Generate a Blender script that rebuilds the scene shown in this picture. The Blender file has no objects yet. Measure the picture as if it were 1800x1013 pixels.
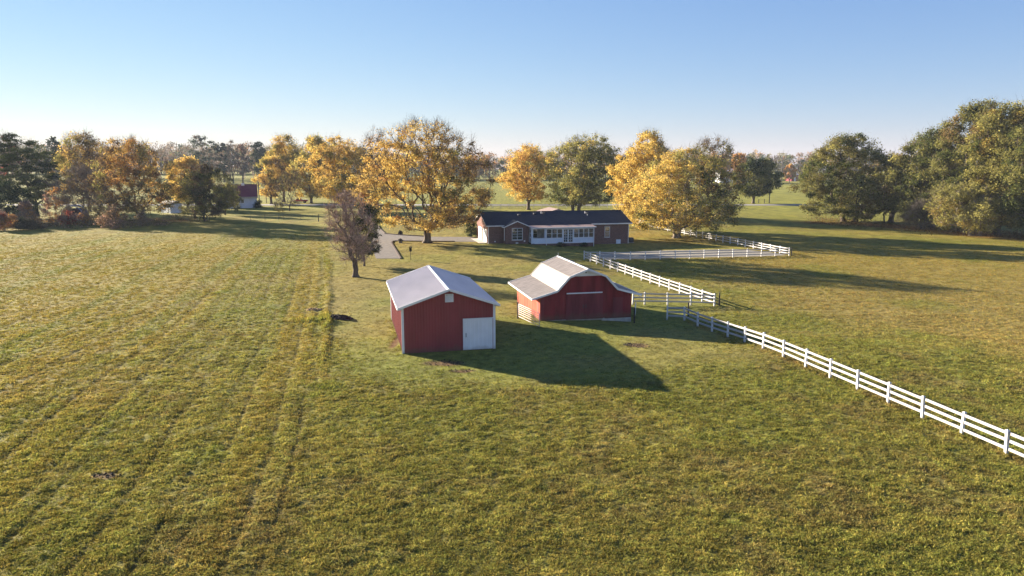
import bpy, math, random
import numpy as np
from mathutils import Vector, Matrix
R=math.radians
random.seed(7)
sc=bpy.context.scene
C=sc.collection
# ------------------------------------------------------------------ camera, sky, sun, exposure
F_PX=1290.0; CAM_Z=13.5; PITCH=math.atan(220.5/F_PX)
cam=bpy.data.objects.new('camera',bpy.data.cameras.new('camera')); C.objects.link(cam); sc.camera=cam
cam.location=(0,0,CAM_Z); cam.rotation_euler=(math.pi/2-PITCH,0,0)
cam.data.sensor_width=36; cam.data.lens=F_PX/1800*36; cam.data.clip_start=.1; cam.data.clip_end=9000
SUN_EL=R(15.3); SUN_AZ=R(-56.0)           # azimuth measured from +Y towards +X
world=bpy.data.worlds.new('World'); sc.world=world; world.use_nodes=True
wn=world.node_tree; wn.nodes.clear()
sky=wn.nodes.new('ShaderNodeTexSky'); sky.sky_type='NISHITA'; sky.sun_disc=False
sky.sun_elevation=SUN_EL; sky.sun_rotation=SUN_AZ; sky.altitude=150; sky.air_density=1.0; sky.dust_density=0.0; sky.ozone_density=4.5
bg=wn.nodes.new('ShaderNodeBackground'); bg.inputs[1].default_value=0.1
wo=wn.nodes.new('ShaderNodeOutputWorld'); SKY_POW=(.85,.74,.42); SKY_K=(.224,.230,.43); EXPO=2.12
_sp=wn.nodes.new('ShaderNodeSeparateColor'); _cm=wn.nodes.new('ShaderNodeCombineColor'); wn.links.new(sky.outputs[0],_sp.inputs[0])
for _i in range(3):
    _m=wn.nodes.new('ShaderNodeMath'); _m.operation='POWER'; _m.inputs[1].default_value=SKY_POW[_i]; wn.links.new(_sp.outputs[_i],_m.inputs[0])
    _n=wn.nodes.new('ShaderNodeMath'); _n.operation='MULTIPLY'; _n.inputs[1].default_value=SKY_K[_i]/(.1*2**EXPO); wn.links.new(_m.outputs[0],_n.inputs[0]); wn.links.new(_n.outputs[0],_cm.inputs[_i])
wn.links.new(_cm.outputs[0],bg.inputs[0]); wn.links.new(bg.outputs[0],wo.inputs[0])
sd=bpy.data.lights.new('sun','SUN'); sun=bpy.data.objects.new('sun',sd); C.objects.link(sun)
sd.energy=5.0; sd.angle=R(.53); sd.color=(1.0,.87,.70)
_d=Vector((-math.sin(SUN_AZ)*math.cos(SUN_EL),-math.cos(SUN_AZ)*math.cos(SUN_EL),-math.sin(SUN_EL)))
sun.rotation_euler=_d.to_track_quat('-Z','Y').to_euler(); sun.location=(-60,60,60)
vs=sc.view_settings; vs.view_transform='Standard'; vs.look='None'; vs.gamma=1; vs.use_curve_mapping=False; vs.exposure=EXPO
sc.render.engine='CYCLES'
# ------------------------------------------------------------------ terrain
def sstep(a,b,x):
    t=np.clip((x-a)/(b-a),0,1); return t*t*(3-2*t)
def gz(x,y):
    x=np.asarray(x,float); y=np.asarray(y,float)
    z=-0.62*sstep(0,20,x)*sstep(50,64,y)*(1-sstep(140,230,y))
    z=z-.20*np.exp(-(((x-12)/3.2)**2+((y-63.3)/4.0)**2))
    z=z-.34*np.exp(-((x-11)/8.)**2-((y-121)/7.)**2)
    z=z+4.5*sstep(290,560,y)*(1-sstep(-190,-40,x))
    return z
def gzf(x,y): return float(gz(x,y))
_c,_s=math.cos(PITCH),math.sin(PITCH)
def gp(px,py):
    """ground point (metres) under a spot of the survey photograph"""
    a=(px-900)/F_PX; b=(506.5-py)/F_PX; d=(a,_c+b*_s,-_s+b*_c); z=0
    for _ in range(12):
        t=(z-CAM_Z)/d[2]; x,y=d[0]*t,d[1]*t; z=gzf(x,y)
    return (x,y,z)
def gp2(px,py): return gp(px,py)[:2]
# value noise
_rng=np.random.RandomState(5); _T=[_rng.rand(256,256) for _ in range(6)]
def vn(x,y,scale,k=0):
    x=np.asarray(x,float)/scale+37.3*k; y=np.asarray(y,float)/scale+11.7*k
    xi=np.floor(x).astype(int); yi=np.floor(y).astype(int); fx=x-xi; fy=y-yi
    fx=fx*fx*(3-2*fx); fy=fy*fy*(3-2*fy); T=_T[k%6]
    a=T[xi&255,yi&255]; b=T[(xi+1)&255,yi&255]; c=T[xi&255,(yi+1)&255]; d=T[(xi+1)&255,(yi+1)&255]
    return (a*(1-fx)+b*fx)*(1-fy)+(c*(1-fx)+d*fx)*fy
def fbm(x,y,s,k=0,n=3):
    o=0;w=0
    for i in range(n): o=o+vn(x,y,s/2**i,k+i)/2**i; w+=1/2**i
    return o/w
def polydist(x,y,pts,closed=False):
    P=list(pts)+([pts[0]] if closed else []); best=np.full(x.shape,1e9)
    for (ax,ay),(bx,by) in zip(P[:-1],P[1:]):
        dx,dy=bx-ax,by-ay; t=np.clip(((x-ax)*dx+(y-ay)*dy)/(dx*dx+dy*dy+1e-9),0,1)
        best=np.minimum(best,np.hypot(x-ax-t*dx,y-ay-t*dy))
    return best
def inside(x,y,pts):
    r=np.zeros(x.shape,bool); n=len(pts)
    for i in range(n):
        (ax,ay),(bx,by)=pts[i],pts[(i+1)%n]
        if ay==by: continue
        c=((ay>y)!=(by>y))&(x<(bx-ax)*(y-ay)/(by-ay)+ax); r^=c
    return r
LAWN=[gp2(*p) for p in ((560,396),(574,430),(578,470),(576,540),(572,655),(640,672),(780,684),(950,690),(1120,680),(1260,655),(1390,640),(1203,565),(1258,538),(1028,458),(1387,450),(1110,394),(1060,380),(560,376))]
DRIVE=[gp2(*p) for p in ((661,455),(653,434),(654,402),(640,377),(634,358),(645,358),(656,380),(664,396),(669,403),(677,411),(744,416.5),(832,417),(840,423.5),(846,427),(834,425.5),(692,424.5),(687,428),(704,455))]
PAD=[gp2(*p) for p in ((1045,444),(1160,441),(1296,438.5),(1345,443),(1383,449),(1340,451),(1180,454),(1062,456))]
FLINE=[gp2(1203,563.5),gp2(1768,801),(26.5,20)]
EDGE=[gp2(*p) for p in ((560,396),(574,430),(578,470),(576,540),(572,600),(568,660),(562,760),(555,870),(545,1013))]
_A=[gp2(*p) for p in ((548,392),(545,398),(508,470),(478,540),(440,610),(395,655),(345,720),(300,790),(245,900),(200,1013))]
_E=[gp2(*p) for p in ((560,396),(574,430),(578,470),(576,540),(572,600),(568,660),(562,760),(555,870),(545,1013))]
_yq=np.linspace(20,170,60)
def _smooth(P):
    P=sorted(P,key=lambda p:p[1]); v=np.interp(_yq,[p[1] for p in P],[p[0] for p in P]); k=np.ones(9)/9; vp=np.concatenate([np.full(4,v[0]),v,np.full(4,v[-1])]); return np.convolve(vp,k,'valid')
_fA,_fE=_smooth(_A),_smooth(_E)
def across(x,y):
    """distance across the mowing direction of the left field, 0 at the mown strip, negative to the left"""
    a=np.interp(y,_yq,_fA); e=np.interp(y,_yq,_fE); w=np.maximum(e-a,4.0); base=np.interp(22.,_yq,_fE-_fA); return (x-e)/ (w/13.0)**.6
TR_U=(-1.6,-3.4,-6.3,-8.0,-11.2,-12.9,-15.8,-17.5,-21.5,-23.2,-27.0,-28.7,-34,-35.7,-43,-44.7)
def fields(x,y):
    """masks of the ground: mown lawn, wheel tracks, edge, bare soil, litter"""
    dl=polydist(x,y,LAWN,True); ins=inside(x,y,LAWN); sdl=np.where(ins,dl,-dl)+1.6*(fbm(x,y,3.0,2)-.5)
    lawn=sstep(-.5,.6,sdl)*np.where(y<56,sstep(-1.5,4.5,sdl),1)
    tr=np.zeros(x.shape); near=(y<165)&(x<0)&(x>-110)&(y>10)
    xs,ys=x[near],y[near]; t=np.zeros(xs.shape); u=across(xs,ys)+.30*(vn(xs,ys,7,1)-.5)
    for i,c in enumerate(TR_U):
        t=np.maximum(t,np.exp(-((u-c)/.24)**2)*np.clip(1.9*vn(ys+31*i,ys*0+i,16,i%5)-.25,0,1)*(.55+.45*vn(xs,ys,1.2,3)))
    tr[near]=t
    ed=np.exp(-(polydist(x+.3*(vn(x,y,1.5,3)-.5),y,EDGE)/.28)**2)*sstep(44,56,y)
    return lawn,tr,ed
def spot(x,y,px,py,rx,ry,seed=0):
    c=gp2(px,py); u=(x-c[0])/rx; v=(y-c[1])/ry
    return 1-sstep(.55,1.15,np.sqrt(u*u+v*v)+.7*(fbm(x,y,.9,seed)-.5))
SP=((1121,607,1.05,.85,0),(782,638,1.5,.8,1),(812,652,.9,.45,3),(185,836,.7,.45,2),(697,600,.35,3.2,4))
def tone(x,y,masks):
    """albedo of the sward (r,g,b)"""
    lawn,tr,ed=masks
    n1=fbm(x,y,26,0); n2=fbm(x,y,7,1); n3=fbm(x,y,1.6,2,4); n4=fbm(x,y,.45,3,2)
    g1=np.array([.158,.158,.040]); g2=np.array([.196,.176,.050]); br=np.array([.175,.135,.062]); gd=np.array([.235,.180,.046]); lush=np.array([.150,.185,.030])
    def mix(a,b,t): return a*(1-t[...,None])+b*t[...,None]
    c=mix(np.broadcast_to(g1,x.shape+(3,)),g2,sstep(.32,.68,n1*.5+n2*.5))
    c=mix(c,br,.6*sstep(.50,.72,n3*.6+n2*.4)*(1-.3*lawn))
    left=1-sstep(-13,-5,x+.15*(y-40))
    # golden streaks that run along the wheel tracks of the left field
    ua=across(x,y); st=fbm(ua+200,y/26+3.1*np.floor(y*0),1.15,4,3); st2=fbm(ua+90,y/60,4.2,2,2)
    c=mix(c,gd,(.50+.22*sstep(35,60,y))*left*(1-lawn)*sstep(.42,.62,st*.40+st2*.60))
    c=c*(1+.09*left*(1-lawn)*np.sin(ua*2*math.pi/3.4+1.5*vn(y,y*0,40,1)))[...,None]
    c=mix(c,lush,.55*sstep(.60,.80,fbm(x,y,4.2,4)*.6+n3*.4))
    # mown lawn: tan strip along its left edge and beneath the big trees, greener elsewhere
    tan=np.array([.205,.165,.062]); lg=np.array([.165,.172,.042])
    lw=mix(np.broadcast_to(lg,x.shape+(3,)),tan,np.clip(sstep(.38,.62,fbm(x,y,9,5))*.65+.5*sstep(66,95,y)+.45*np.exp(-((x+17.2-.07*(y-60)*-1-.0*y)/2.2)**2),0,1))
    c=mix(c,lw,lawn*.85)
    right=sstep(20,34,x-.35*(70-y)*(y<70)); dry=np.array([.240,.185,.070])
    c=mix(c,dry,.85*right*(1-sstep(110,170,y))*sstep(.26,.52,n1*.35+n2*.65)*(1-lawn))
    # far meadows turn a flatter, fresher green
    far=sstep(165,230,y); c=mix(c,np.array([.205,.208,.058]),.8*far)
    lit=np.array([.200,.098,.040])
    oaks=sstep(0,1,1-polydist(x,y,[gp2(1440,392),gp2(1560,396),gp2(1650,405),gp2(1740,416),gp2(1860,425)])/7.5)
    c=mix(c,lit,.9*oaks*sstep(.25,.5,n2*.5+n3*.5))
    for q in ((1190,419,9),(1133,403,7),(751,428,4)):
        cc=gp2(*q[:2]); c=mix(c,lit,.42*np.exp(-(((x-cc[0])**2+(y-cc[1])**2)/q[2]**2))*sstep(.3,.6,n3))
    fl=np.exp(-(polydist(x,y,FLINE)/.45)**2); c=mix(c,np.array([.20,.14,.065]),.55*fl*sstep(.25,.6,n3))
    soil=np.array([.125,.075,.048])
    for q in SP: c=mix(c,soil,.95*spot(x,y,*q))
    c=mix(c,np.array([.10,.075,.04]),.58*tr)
    mp=gp2(592,560); mm=np.exp(-(((x-mp[0]+1.7)/2.3)**2+((y-mp[1]+.9)/2.1)**2)); c=mix(c,np.array([.15,.185,.035]),.5*mm*sstep(.4,.65,n3))
    c=c*.93+c.mean(-1,keepdims=True)*np.array([1.1,1.0,.8])*.07
    fy=sstep(55,130,y)[...,None]; c=c*(np.array([1.09,1.08,.80])*(1-fy)+np.array([1.12,1.09,.58])*fy)*(1+.05*left[...,None])*(.58+.84*n4)[...,None]*(1-.08*(1-lawn))[...,None]
    return c
def relief(x,y,masks):
    lawn,tr,ed=masks
    rough=1-.72*lawn
    near=1-sstep(60,140,y)
    lump=(fbm(x*1.0,y*1.2,.46,3,2)-.5)*.09+(fbm(x,y,1.7,2,2)-.5)*.05
    z=rough*near*lump+ed*.13*near-tr*.07+.05*(fbm(x,y,9,1)-.5)
    for q in SP: z=z-.03*spot(x,y,*q)
    mp=gp2(592,560); z=z+.10*np.exp(-(((x-mp[0]+1.2)/2.6)**2+((y-mp[1]+.4)/1.8)**2))
    return z
# ------------------------------------------------------------------ helpers
def new_mat(name,col,rough=.8,var=.15,scale=3.0,bump=.0,metal=0.0,spec=.3,detail=4,stretch=(1,1,1),col2=None):
    m=bpy.data.materials.new(name); m.use_nodes=True; nt=m.node_tree; N=nt.nodes; L=nt.links; b=N['Principled BSDF']
    b.inputs['Roughness'].default_value=rough; b.inputs['Metallic'].default_value=metal; b.inputs['Specular IOR Level'].default_value=spec
    tc=N.new('ShaderNodeTexCoord'); mp=N.new('ShaderNodeMapping'); mp.inputs['Scale'].default_value=stretch; L.new(tc.outputs['Object'],mp.inputs[0])
    n=N.new('ShaderNodeTexNoise'); n.inputs['Scale'].default_value=scale; n.inputs['Detail'].default_value=detail; L.new(mp.outputs[0],n.inputs['Vector'])
    r=N.new('ShaderNodeValToRGB'); c2=col2 or col
    r.color_ramp.elements[0].position=.32; r.color_ramp.elements[1].position=.68
    r.color_ramp.elements[0].color=tuple(max(0,c*(1-var)) for c in col)+(1,); r.color_ramp.elements[1].color=tuple(min(1,c*(1+var)) for c in c2)+(1,)
    L.new(n.outputs[0],r.inputs[0]); L.new(r.outputs[0],b.inputs['Base Color'])
    if bump:
        bp=N.new('ShaderNodeBump'); bp.inputs['Strength'].default_value=bump; bp.inputs['Distance'].default_value=.02; L.new(n.outputs[0],bp.inputs['Height']); L.new(bp.outputs[0],b.inputs['Normal'])
    return m
def splash(m,h,amt,col=(.13,.09,.06)):
    """mud and algae along the foot of a wall or post"""
    nt=m.node_tree; N=nt.nodes; L=nt.links; b=N['Principled BSDF']; src=b.inputs['Base Color'].links[0].from_socket
    tc=N.new('ShaderNodeTexCoord'); sp=N.new('ShaderNodeSeparateXYZ'); L.new(tc.outputs['Object'],sp.inputs[0]); n=N.new('ShaderNodeTexNoise'); n.inputs['Scale'].default_value=2.2; n.inputs['Detail'].default_value=6; L.new(tc.outputs['Object'],n.inputs['Vector'])
    a=N.new('ShaderNodeMath'); a.operation='MULTIPLY_ADD'; a.inputs[1].default_value=-h*1.6; L.new(n.outputs[0],a.inputs[0]); L.new(sp.outputs[2],a.inputs[2])
    r=N.new('ShaderNodeMapRange'); r.inputs[1].default_value=-h*.75; r.inputs[2].default_value=h*.25; r.inputs[3].default_value=amt; r.inputs[4].default_value=0; L.new(a.outputs[0],r.inputs[0])
    mx=N.new('ShaderNodeMix'); mx.data_type='RGBA'; mx.inputs[7].default_value=col+(1,); L.new(r.outputs[0],mx.inputs[0]); L.new(src,mx.inputs[6]); L.new(mx.outputs[2],b.inputs['Base Color'])
class MB:
    def __init__(s): s.v=[]; s.f=[]
    def add(s,v,f):
        o=len(s.v); s.v+= [tuple(p) for p in v]; s.f+=[tuple(i+o for i in q) for q in f]; return s
    def box(s,x0,x1,y0,y1,z0,z1):
        return s.add([(x0,y0,z0),(x1,y0,z0),(x1,y1,z0),(x0,y1,z0),(x0,y0,z1),(x1,y0,z1),(x1,y1,z1),(x0,y1,z1)],
              [(0,3,2,1),(4,5,6,7),(0,1,5,4),(1,2,6,5),(2,3,7,6),(3,0,4,7)])
    def bar(s,p,q,w,h,up=(0,0,1)):
        p=Vector(p);q=Vector(q);d=(q-p).normalized();u=Vector(up);a=d.cross(u).normalized()*(w/2);b=a.cross(d).normalized()*(h/2)
        v=[p-a-b,p+a-b,p+a+b,p-a+b,q-a-b,q+a-b,q+a+b,q-a+b]
        return s.add(v,[(0,1,2,3),(7,6,5,4),(0,4,5,1),(1,5,6,2),(2,6,7,3),(3,7,4,0)])
    def tube(s,p,q,r0,r1=None,n=8,cap=True):
        r1=r0 if r1 is None else r1; p=Vector(p);q=Vector(q);d=(q-p).normalized(); a=d.orthogonal().normalized(); b=d.cross(a)
        v=[p+(a*math.cos(t)+b*math.sin(t))*r0 for t in [2*math.pi*i/n for i in range(n)]]+[q+(a*math.cos(t)+b*math.sin(t))*r1 for t in [2*math.pi*i/n for i in range(n)]]
        f=[(i,(i+1)%n,(i+1)%n+n,i+n) for i in range(n)]
        if cap: f+=[tuple(range(n))[::-1],tuple(range(n,2*n))]
        return s.add(v,f)
    def prism(s,poly,axis,a0,a1):
        """poly: 2-D outline; axis 0: outline is (y,z), 1: (x,z), 2: (x,y)"""
        n=len(poly)
        def P(p,a): return (a,p[0],p[1]) if axis==0 else ((p[0],a,p[1]) if axis==1 else (p[0],p[1],a))
        v=[P(p,a0) for p in poly]+[P(p,a1) for p in poly]
        return s.add(v,[tuple(range(n)),tuple(range(2*n-1,n-1,-1))]+[(i,i+n,(i+1)%n+n,(i+1)%n) for i in range(n)])
    def mesh(s,name,mat=None,smooth=False):
        me=bpy.data.meshes.new(name); me.from_pydata(s.v,[],s.f); me.update()
        if mat: me.materials.append(mat)
        if smooth: me.shade_smooth()
        return me
def link(name,me,parent=None,loc=(0,0,0),rot=(0,0,0)):
    o=bpy.data.objects.new(name,me); C.objects.link(o); o.location=loc; o.rotation_euler=rot
    if parent: o.parent=parent
    return o
def part(name,mb,mat,parent,bevel=0,smooth=False,label=None,loc=(0,0,0),rot=(0,0,0),kind=None):
    o=link(name,mb.mesh(name,mat,smooth),parent,loc,rot)
    if bevel:
        b=o.modifiers.new('bevel','BEVEL'); b.width=bevel; b.segments=2; b.limit_method='ANGLE'
    if label: o['label']=label
    if kind: o['kind']=kind
    return o
def thing(name,label,cat,loc=(0,0,0),rz=0,group=None):
    o=bpy.data.objects.new(name,None); C.objects.link(o); o.empty_display_size=.5; o.location=loc; o.rotation_euler=(0,0,rz)
    o['label']=label; o['category']=cat
    if group: o['group']=group
    return o
def tag(o,label=None,cat=None,group=None,kind=None):
    for k,v in (('label',label),('category',cat),('group',group),('kind',kind)):
        if v: o[k]=v
    return o
def np_mesh(name,V,Fq,mat,col=None,attr='tint',smooth=False):
    """V (n,3); Fq (m,k) all faces with k corners; col (n,3)"""
    me=bpy.data.meshes.new(name); V=np.asarray(V,np.float32); Fq=np.asarray(Fq,np.int32); k=Fq.shape[1]
    me.vertices.add(len(V)); me.vertices.foreach_set('co',V.ravel()); me.loops.add(Fq.size); me.loops.foreach_set('vertex_index',Fq.ravel())
    me.polygons.add(len(Fq)); me.polygons.foreach_set('loop_start',np.arange(0,Fq.size,k,dtype=np.int32)); 
    me.update(calc_edges=True)
    if col is not None:
        a=me.attributes.new(attr,'FLOAT_COLOR','POINT'); cc=np.ones((len(V),4),np.float32); cc[:,:3]=col; a.data.foreach_set('color',cc.ravel())
    if mat: me.materials.append(mat)
    if smooth: me.shade_smooth()
    return me
# ------------------------------------------------------------------ materials
def mat_ground():
    m=bpy.data.materials.new('sward'); m.use_nodes=True; nt=m.node_tree; N=nt.nodes; L=nt.links; b=N['Principled BSDF']
    b.inputs['Roughness'].default_value=.95; b.inputs['Specular IOR Level'].default_value=.1
    at=N.new('ShaderNodeAttribute'); at.attribute_name='tint'
    g=N.new('ShaderNodeNewGeometry')
    n=N.new('ShaderNodeTexNoise'); n.inputs['Scale'].default_value=5.5; n.inputs['Detail'].default_value=7; n.inputs['Roughness'].default_value=.72; L.new(g.outputs['Position'],n.inputs['Vector'])
    n2=N.new('ShaderNodeTexNoise'); n2.inputs['Scale'].default_value=.35; n2.inputs['Detail'].default_value=8; n2.inputs['Roughness'].default_value=.65; L.new(g.outputs['Position'],n2.inputs['Vector'])
    mr=N.new('ShaderNodeMapRange'); mr.inputs[1].default_value=.3; mr.inputs[2].default_value=.7; mr.inputs[3].default_value=.62; mr.inputs[4].default_value=1.34; L.new(n.outputs[0],mr.inputs[0])
    mr2=N.new('ShaderNodeMapRange'); mr2.inputs[1].default_value=.3; mr2.inputs[2].default_value=.7; mr2.inputs[3].default_value=.82; mr2.inputs[4].default_value=1.18; L.new(n2.outputs[0],mr2.inputs[0])
    mu=N.new('ShaderNodeMath'); mu.operation='MULTIPLY'; L.new(mr.outputs[0],mu.inputs[0]); L.new(mr2.outputs[0],mu.inputs[1])
    vm=N.new('ShaderNodeVectorMath'); vm.operation='SCALE'; L.new(at.outputs['Color'],vm.inputs[0]); L.new(mu.outputs[0],vm.inputs['Scale']); L.new(vm.outputs[0],b.inputs['Base Color'])
    bp=N.new('ShaderNodeBump'); bp.inputs['Strength'].default_value=.9; bp.inputs['Distance'].default_value=.09; L.new(n.outputs[0],bp.inputs['Height']); L.new(bp.outputs[0],b.inputs['Normal'])
    return m
def mat_leaf(name,attr='tint',typ='GEOMETRY',trans=.42,gain=1.0):
    m=bpy.data.materials.new(name); m.use_nodes=True; nt=m.node_tree; N=nt.nodes; L=nt.links; N.clear()
    out=N.new('ShaderNodeOutputMaterial'); at=N.new('ShaderNodeAttribute'); at.attribute_name=attr; at.attribute_type=typ
    g=N.new('ShaderNodeVectorMath'); g.operation='SCALE'; g.inputs['Scale'].default_value=gain; L.new(at.outputs['Color'],g.inputs[0])
    d=N.new('ShaderNodeBsdfDiffuse'); t=N.new('ShaderNodeBsdfTranslucent'); mx=N.new('ShaderNodeMixShader'); mx.inputs[0].default_value=trans
    L.new(g.outputs[0],d.inputs[0]); L.new(g.outputs[0],t.inputs[0]); L.new(d.outputs[0],mx.inputs[1]); L.new(t.outputs[0],mx.inputs[2]); L.new(mx.outputs[0],out.inputs[0])
    return m
MAT={}
MAT['ground']=mat_ground(); MAT['leaf']=mat_leaf('leaves'); MAT['needle']=mat_leaf('needles',trans=.15); MAT['blade']=mat_leaf('grass_blades',typ='INSTANCER',trans=.35,gain=1.25)
MAT['bark']=new_mat('bark',(.105,.08,.06),.95,.35,2.5,.6,stretch=(1,1,.25))
MAT['bark_pale']=new_mat('bark_pale',(.20,.165,.13),.95,.3,2.5,.6,stretch=(1,1,.25))
MAT['twig_pink']=new_mat('twig_pink',(.29,.21,.175),.95,.3,1.2)
MAT['red_metal']=new_mat('red_painted_metal',(.235,.036,.042),.5,.14,.9,spec=.4,stretch=(1,1,.3))
MAT['red_wood_sunlit']=new_mat('sunlit_red_boards',(.37,.085,.05),.85,.2,1.6,.2,stretch=(1,1,.22),spec=.15)  # lighter, more orange copy of the barn red; low sun painted into the colour
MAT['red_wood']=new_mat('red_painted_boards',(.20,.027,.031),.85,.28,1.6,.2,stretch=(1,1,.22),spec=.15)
MAT['red_door']=new_mat('faded_red_boards',(.19,.040,.046),.85,.25,1.6,.2,stretch=(1,1,.22),spec=.15)
MAT['white_metal']=new_mat('white_painted_metal',(.72,.73,.74),.45,.05,1.2,spec=.4)
MAT['white_vinyl']=new_mat('white_vinyl',(.62,.61,.60),.45,.05,2.0,spec=.4)
MAT['roof_metal']=new_mat('pale_metal_roofing',(.54,.50,.49),.5,.07,.8,spec=.5,stretch=(1,.3,1))
MAT['old_roof']=new_mat('weathered_roofing',(.285,.25,.22),.6,.22,1.4,.15,spec=.3,stretch=(1,3,1))
MAT['old_roof_pale']=new_mat('pale_weathered_roofing',(.41,.37,.31),.6,.16,1.6,.15,spec=.3)
MAT['trim']=new_mat('white_trim',(.72,.71,.69),.6,.07,1.5)
MAT['concrete']=new_mat('concrete',(.42,.38,.33),.9,.18,2.5,.3)
MAT['asphalt']=new_mat('driveway_surface',(.145,.125,.105),.95,.2,1.3,.4,detail=8)
MAT['road']=new_mat('road_surface',(.27,.255,.245),.95,.12,.8,.3,detail=8)
MAT['gravel']=new_mat('pad_gravel',(.23,.21,.17),.95,.2,2.0,.6,detail=9)
MAT['shingle']=new_mat('dark_shingles',(.020,.025,.038),.85,.35,2.2,.4,detail=8,stretch=(1,2.5,2.5),spec=.2)
MAT['vent_dark']=new_mat('dark_vent_metal',(.05,.05,.055),.6,.1)
MAT['dark_wood']=new_mat('dark_post_wood',(.035,.03,.026),.9,.2)
MAT['pole_wood']=new_mat('grey_pole_wood',(.17,.14,.115),.9,.2)
MAT['tar']=new_mat('charred_earth',(.038,.028,.022),.95,.5,3,.8,detail=8)
MAT['edging']=new_mat('landscape_timber',(.075,.05,.042),.9,.25)
MAT['pink_gate']=new_mat('pale_pink_gate_tube',(.66,.55,.53),.45,.08)
MAT['roof_red']=new_mat('maroon_roofing',(.155,.022,.036),.6,.12,1.0)
MAT['siding_white']=new_mat('white_siding',(.62,.66,.72),.7,.06,1.0)
MAT['truck_red']=new_mat('red_car_paint',(.34,.02,.022),.25,.05,spec=.6)
MAT['tyre']=new_mat('tyre_rubber',(.02,.02,.02),.9,.1)
MAT['maroon']=new_mat('maroon_tarp',(.05,.010,.018),.8,.2)
MAT['steel']=new_mat('galvanised_steel',(.42,.43,.45),.4,.1,metal=.6)
MAT['copper']=new_mat('copper_flashing',(.36,.25,.19),.5,.2,metal=.3)
for k_,h_,a_ in (('red_metal',.45,.55),('red_wood',.5,.6),('red_wood_sunlit',.5,.5),('red_door',.5,.6),('white_metal',.3,.4),('white_vinyl',.22,.45)): splash(MAT[k_],h_,a_)
def mat_brick():
    m=bpy.data.materials.new('red_brick'); m.use_nodes=True; nt=m.node_tree; N=nt.nodes; L=nt.links; b=N['Principled BSDF']; b.inputs['Roughness'].default_value=.9; b.inputs['Specular IOR Level'].default_value=.15
    tc=N.new('ShaderNodeTexCoord'); sp=N.new('ShaderNodeSeparateXYZ'); L.new(tc.outputs['Object'],sp.inputs[0]); ad=N.new('ShaderNodeMath'); L.new(sp.outputs[0],ad.inputs[0]); L.new(sp.outputs[1],ad.inputs[1])
    cb=N.new('ShaderNodeCombineXYZ'); L.new(ad.outputs[0],cb.inputs[0]); L.new(sp.outputs[2],cb.inputs[1])
    br=N.new('ShaderNodeTexBrick'); br.inputs['Scale'].default_value=1; br.inputs['Brick Width'].default_value=.215; br.inputs['Row Height'].default_value=.075; br.inputs['Mortar Size'].default_value=.008
    br.inputs['Color1'].default_value=(.195,.075,.055,1); br.inputs['Color2'].default_value=(.10,.042,.036,1); br.inputs['Mortar'].default_value=(.26,.22,.19,1); br.inputs['Bias'].default_value=-.1
    L.new(cb.outputs[0],br.inputs['Vector'])
    n=N.new('ShaderNodeTexNoise'); n.inputs['Scale'].default_value=2.5; n.inputs['Detail'].default_value=5; L.new(tc.outputs['Object'],n.inputs['Vector'])
    mr=N.new('ShaderNodeMapRange'); mr.inputs[3].default_value=.55; mr.inputs[4].default_value=1.4; L.new(n.outputs[0],mr.inputs[0])
    vm=N.new('ShaderNodeVectorMath'); vm.operation='SCALE'; L.new(br.outputs[0],vm.inputs[0]); L.new(mr.outputs[0],vm.inputs['Scale']); L.new(vm.outputs[0],b.inputs['Base Color'])
    bp=N.new('ShaderNodeBump'); bp.inputs['Strength'].default_value=.5; bp.inputs['Distance'].default_value=.01; bp.invert=True; L.new(br.outputs['Fac'],bp.inputs['Height']); L.new(bp.outputs[0],b.inputs['Normal'])
    return m
MAT['brick']=mat_brick()
def mat_glass():
    m=bpy.data.materials.new('window_glass'); m.use_nodes=True; b=m.node_tree.nodes['Principled BSDF']; N=m.node_tree.nodes; L=m.node_tree.links
    b.inputs['Base Color'].default_value=(.03,.035,.04,1); b.inputs['Roughness'].default_value=.04; b.inputs['Specular IOR Level'].default_value=.9; b.inputs['IOR'].default_value=1.7
    n=N.new('ShaderNodeTexNoise'); n.inputs['Scale'].default_value=.9; tc=N.new('ShaderNodeTexCoord'); L.new(tc.outputs['Object'],n.inputs['Vector'])
    bp=N.new('ShaderNodeBump'); bp.inputs['Strength'].default_value=.25; bp.inputs['Distance'].default_value=.02; L.new(n.outputs[0],bp.inputs['Height']); L.new(bp.outputs[0],b.inputs['Normal'])
    return m
MAT['glass']=mat_glass()
MAT['curtain']=new_mat('pale_curtain',(.55,.52,.46),.9,.35,2.2,stretch=(3,1,.6))
MAT['interior']=new_mat('dim_interior',(.10,.085,.07),.9,.5,1.5)
# ------------------------------------------------------------------ ground
def axis(fine0,fine1,st,lo,hi,gr):
    a=list(np.arange(fine0,fine1,st)); s=st; x=fine1
    while x<hi: a.append(x); s*=gr; x+=s
    a.append(hi); b=[]; s=st; x=fine0-st
    while x>lo: b.append(x); s*=gr; x-=s
    b.append(lo); return np.array(b[::-1]+a)
gx=axis(-27,29,.2,-1100,1100,1.028); gy=axis(20,66,.2,-80,1500,1.019)
nx,ny=len(gx),len(gy); X,Y=np.meshgrid(gx,gy); X=X.ravel(); Y=Y.ravel()
MK=fields(X,Y); Zg=gz(X,Y)
flat=np.zeros(X.shape)
for poly,wd in ((DRIVE,1.2),(PAD,1.0)):
    d=polydist(X,Y,poly,True); flat=np.maximum(flat,np.where(inside(X,Y,poly),1,1-sstep(0,wd,d)))
RL=relief(X,Y,MK)*(1-flat)
G_V=np.stack([X,Y,Zg+RL],1)
idx=np.arange(nx*ny).reshape(ny,nx); Fq=np.stack([idx[:-1,:-1].ravel(),idx[:-1,1:].ravel(),idx[1:,1:].ravel(),idx[1:,:-1].ravel()],1)
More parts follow.
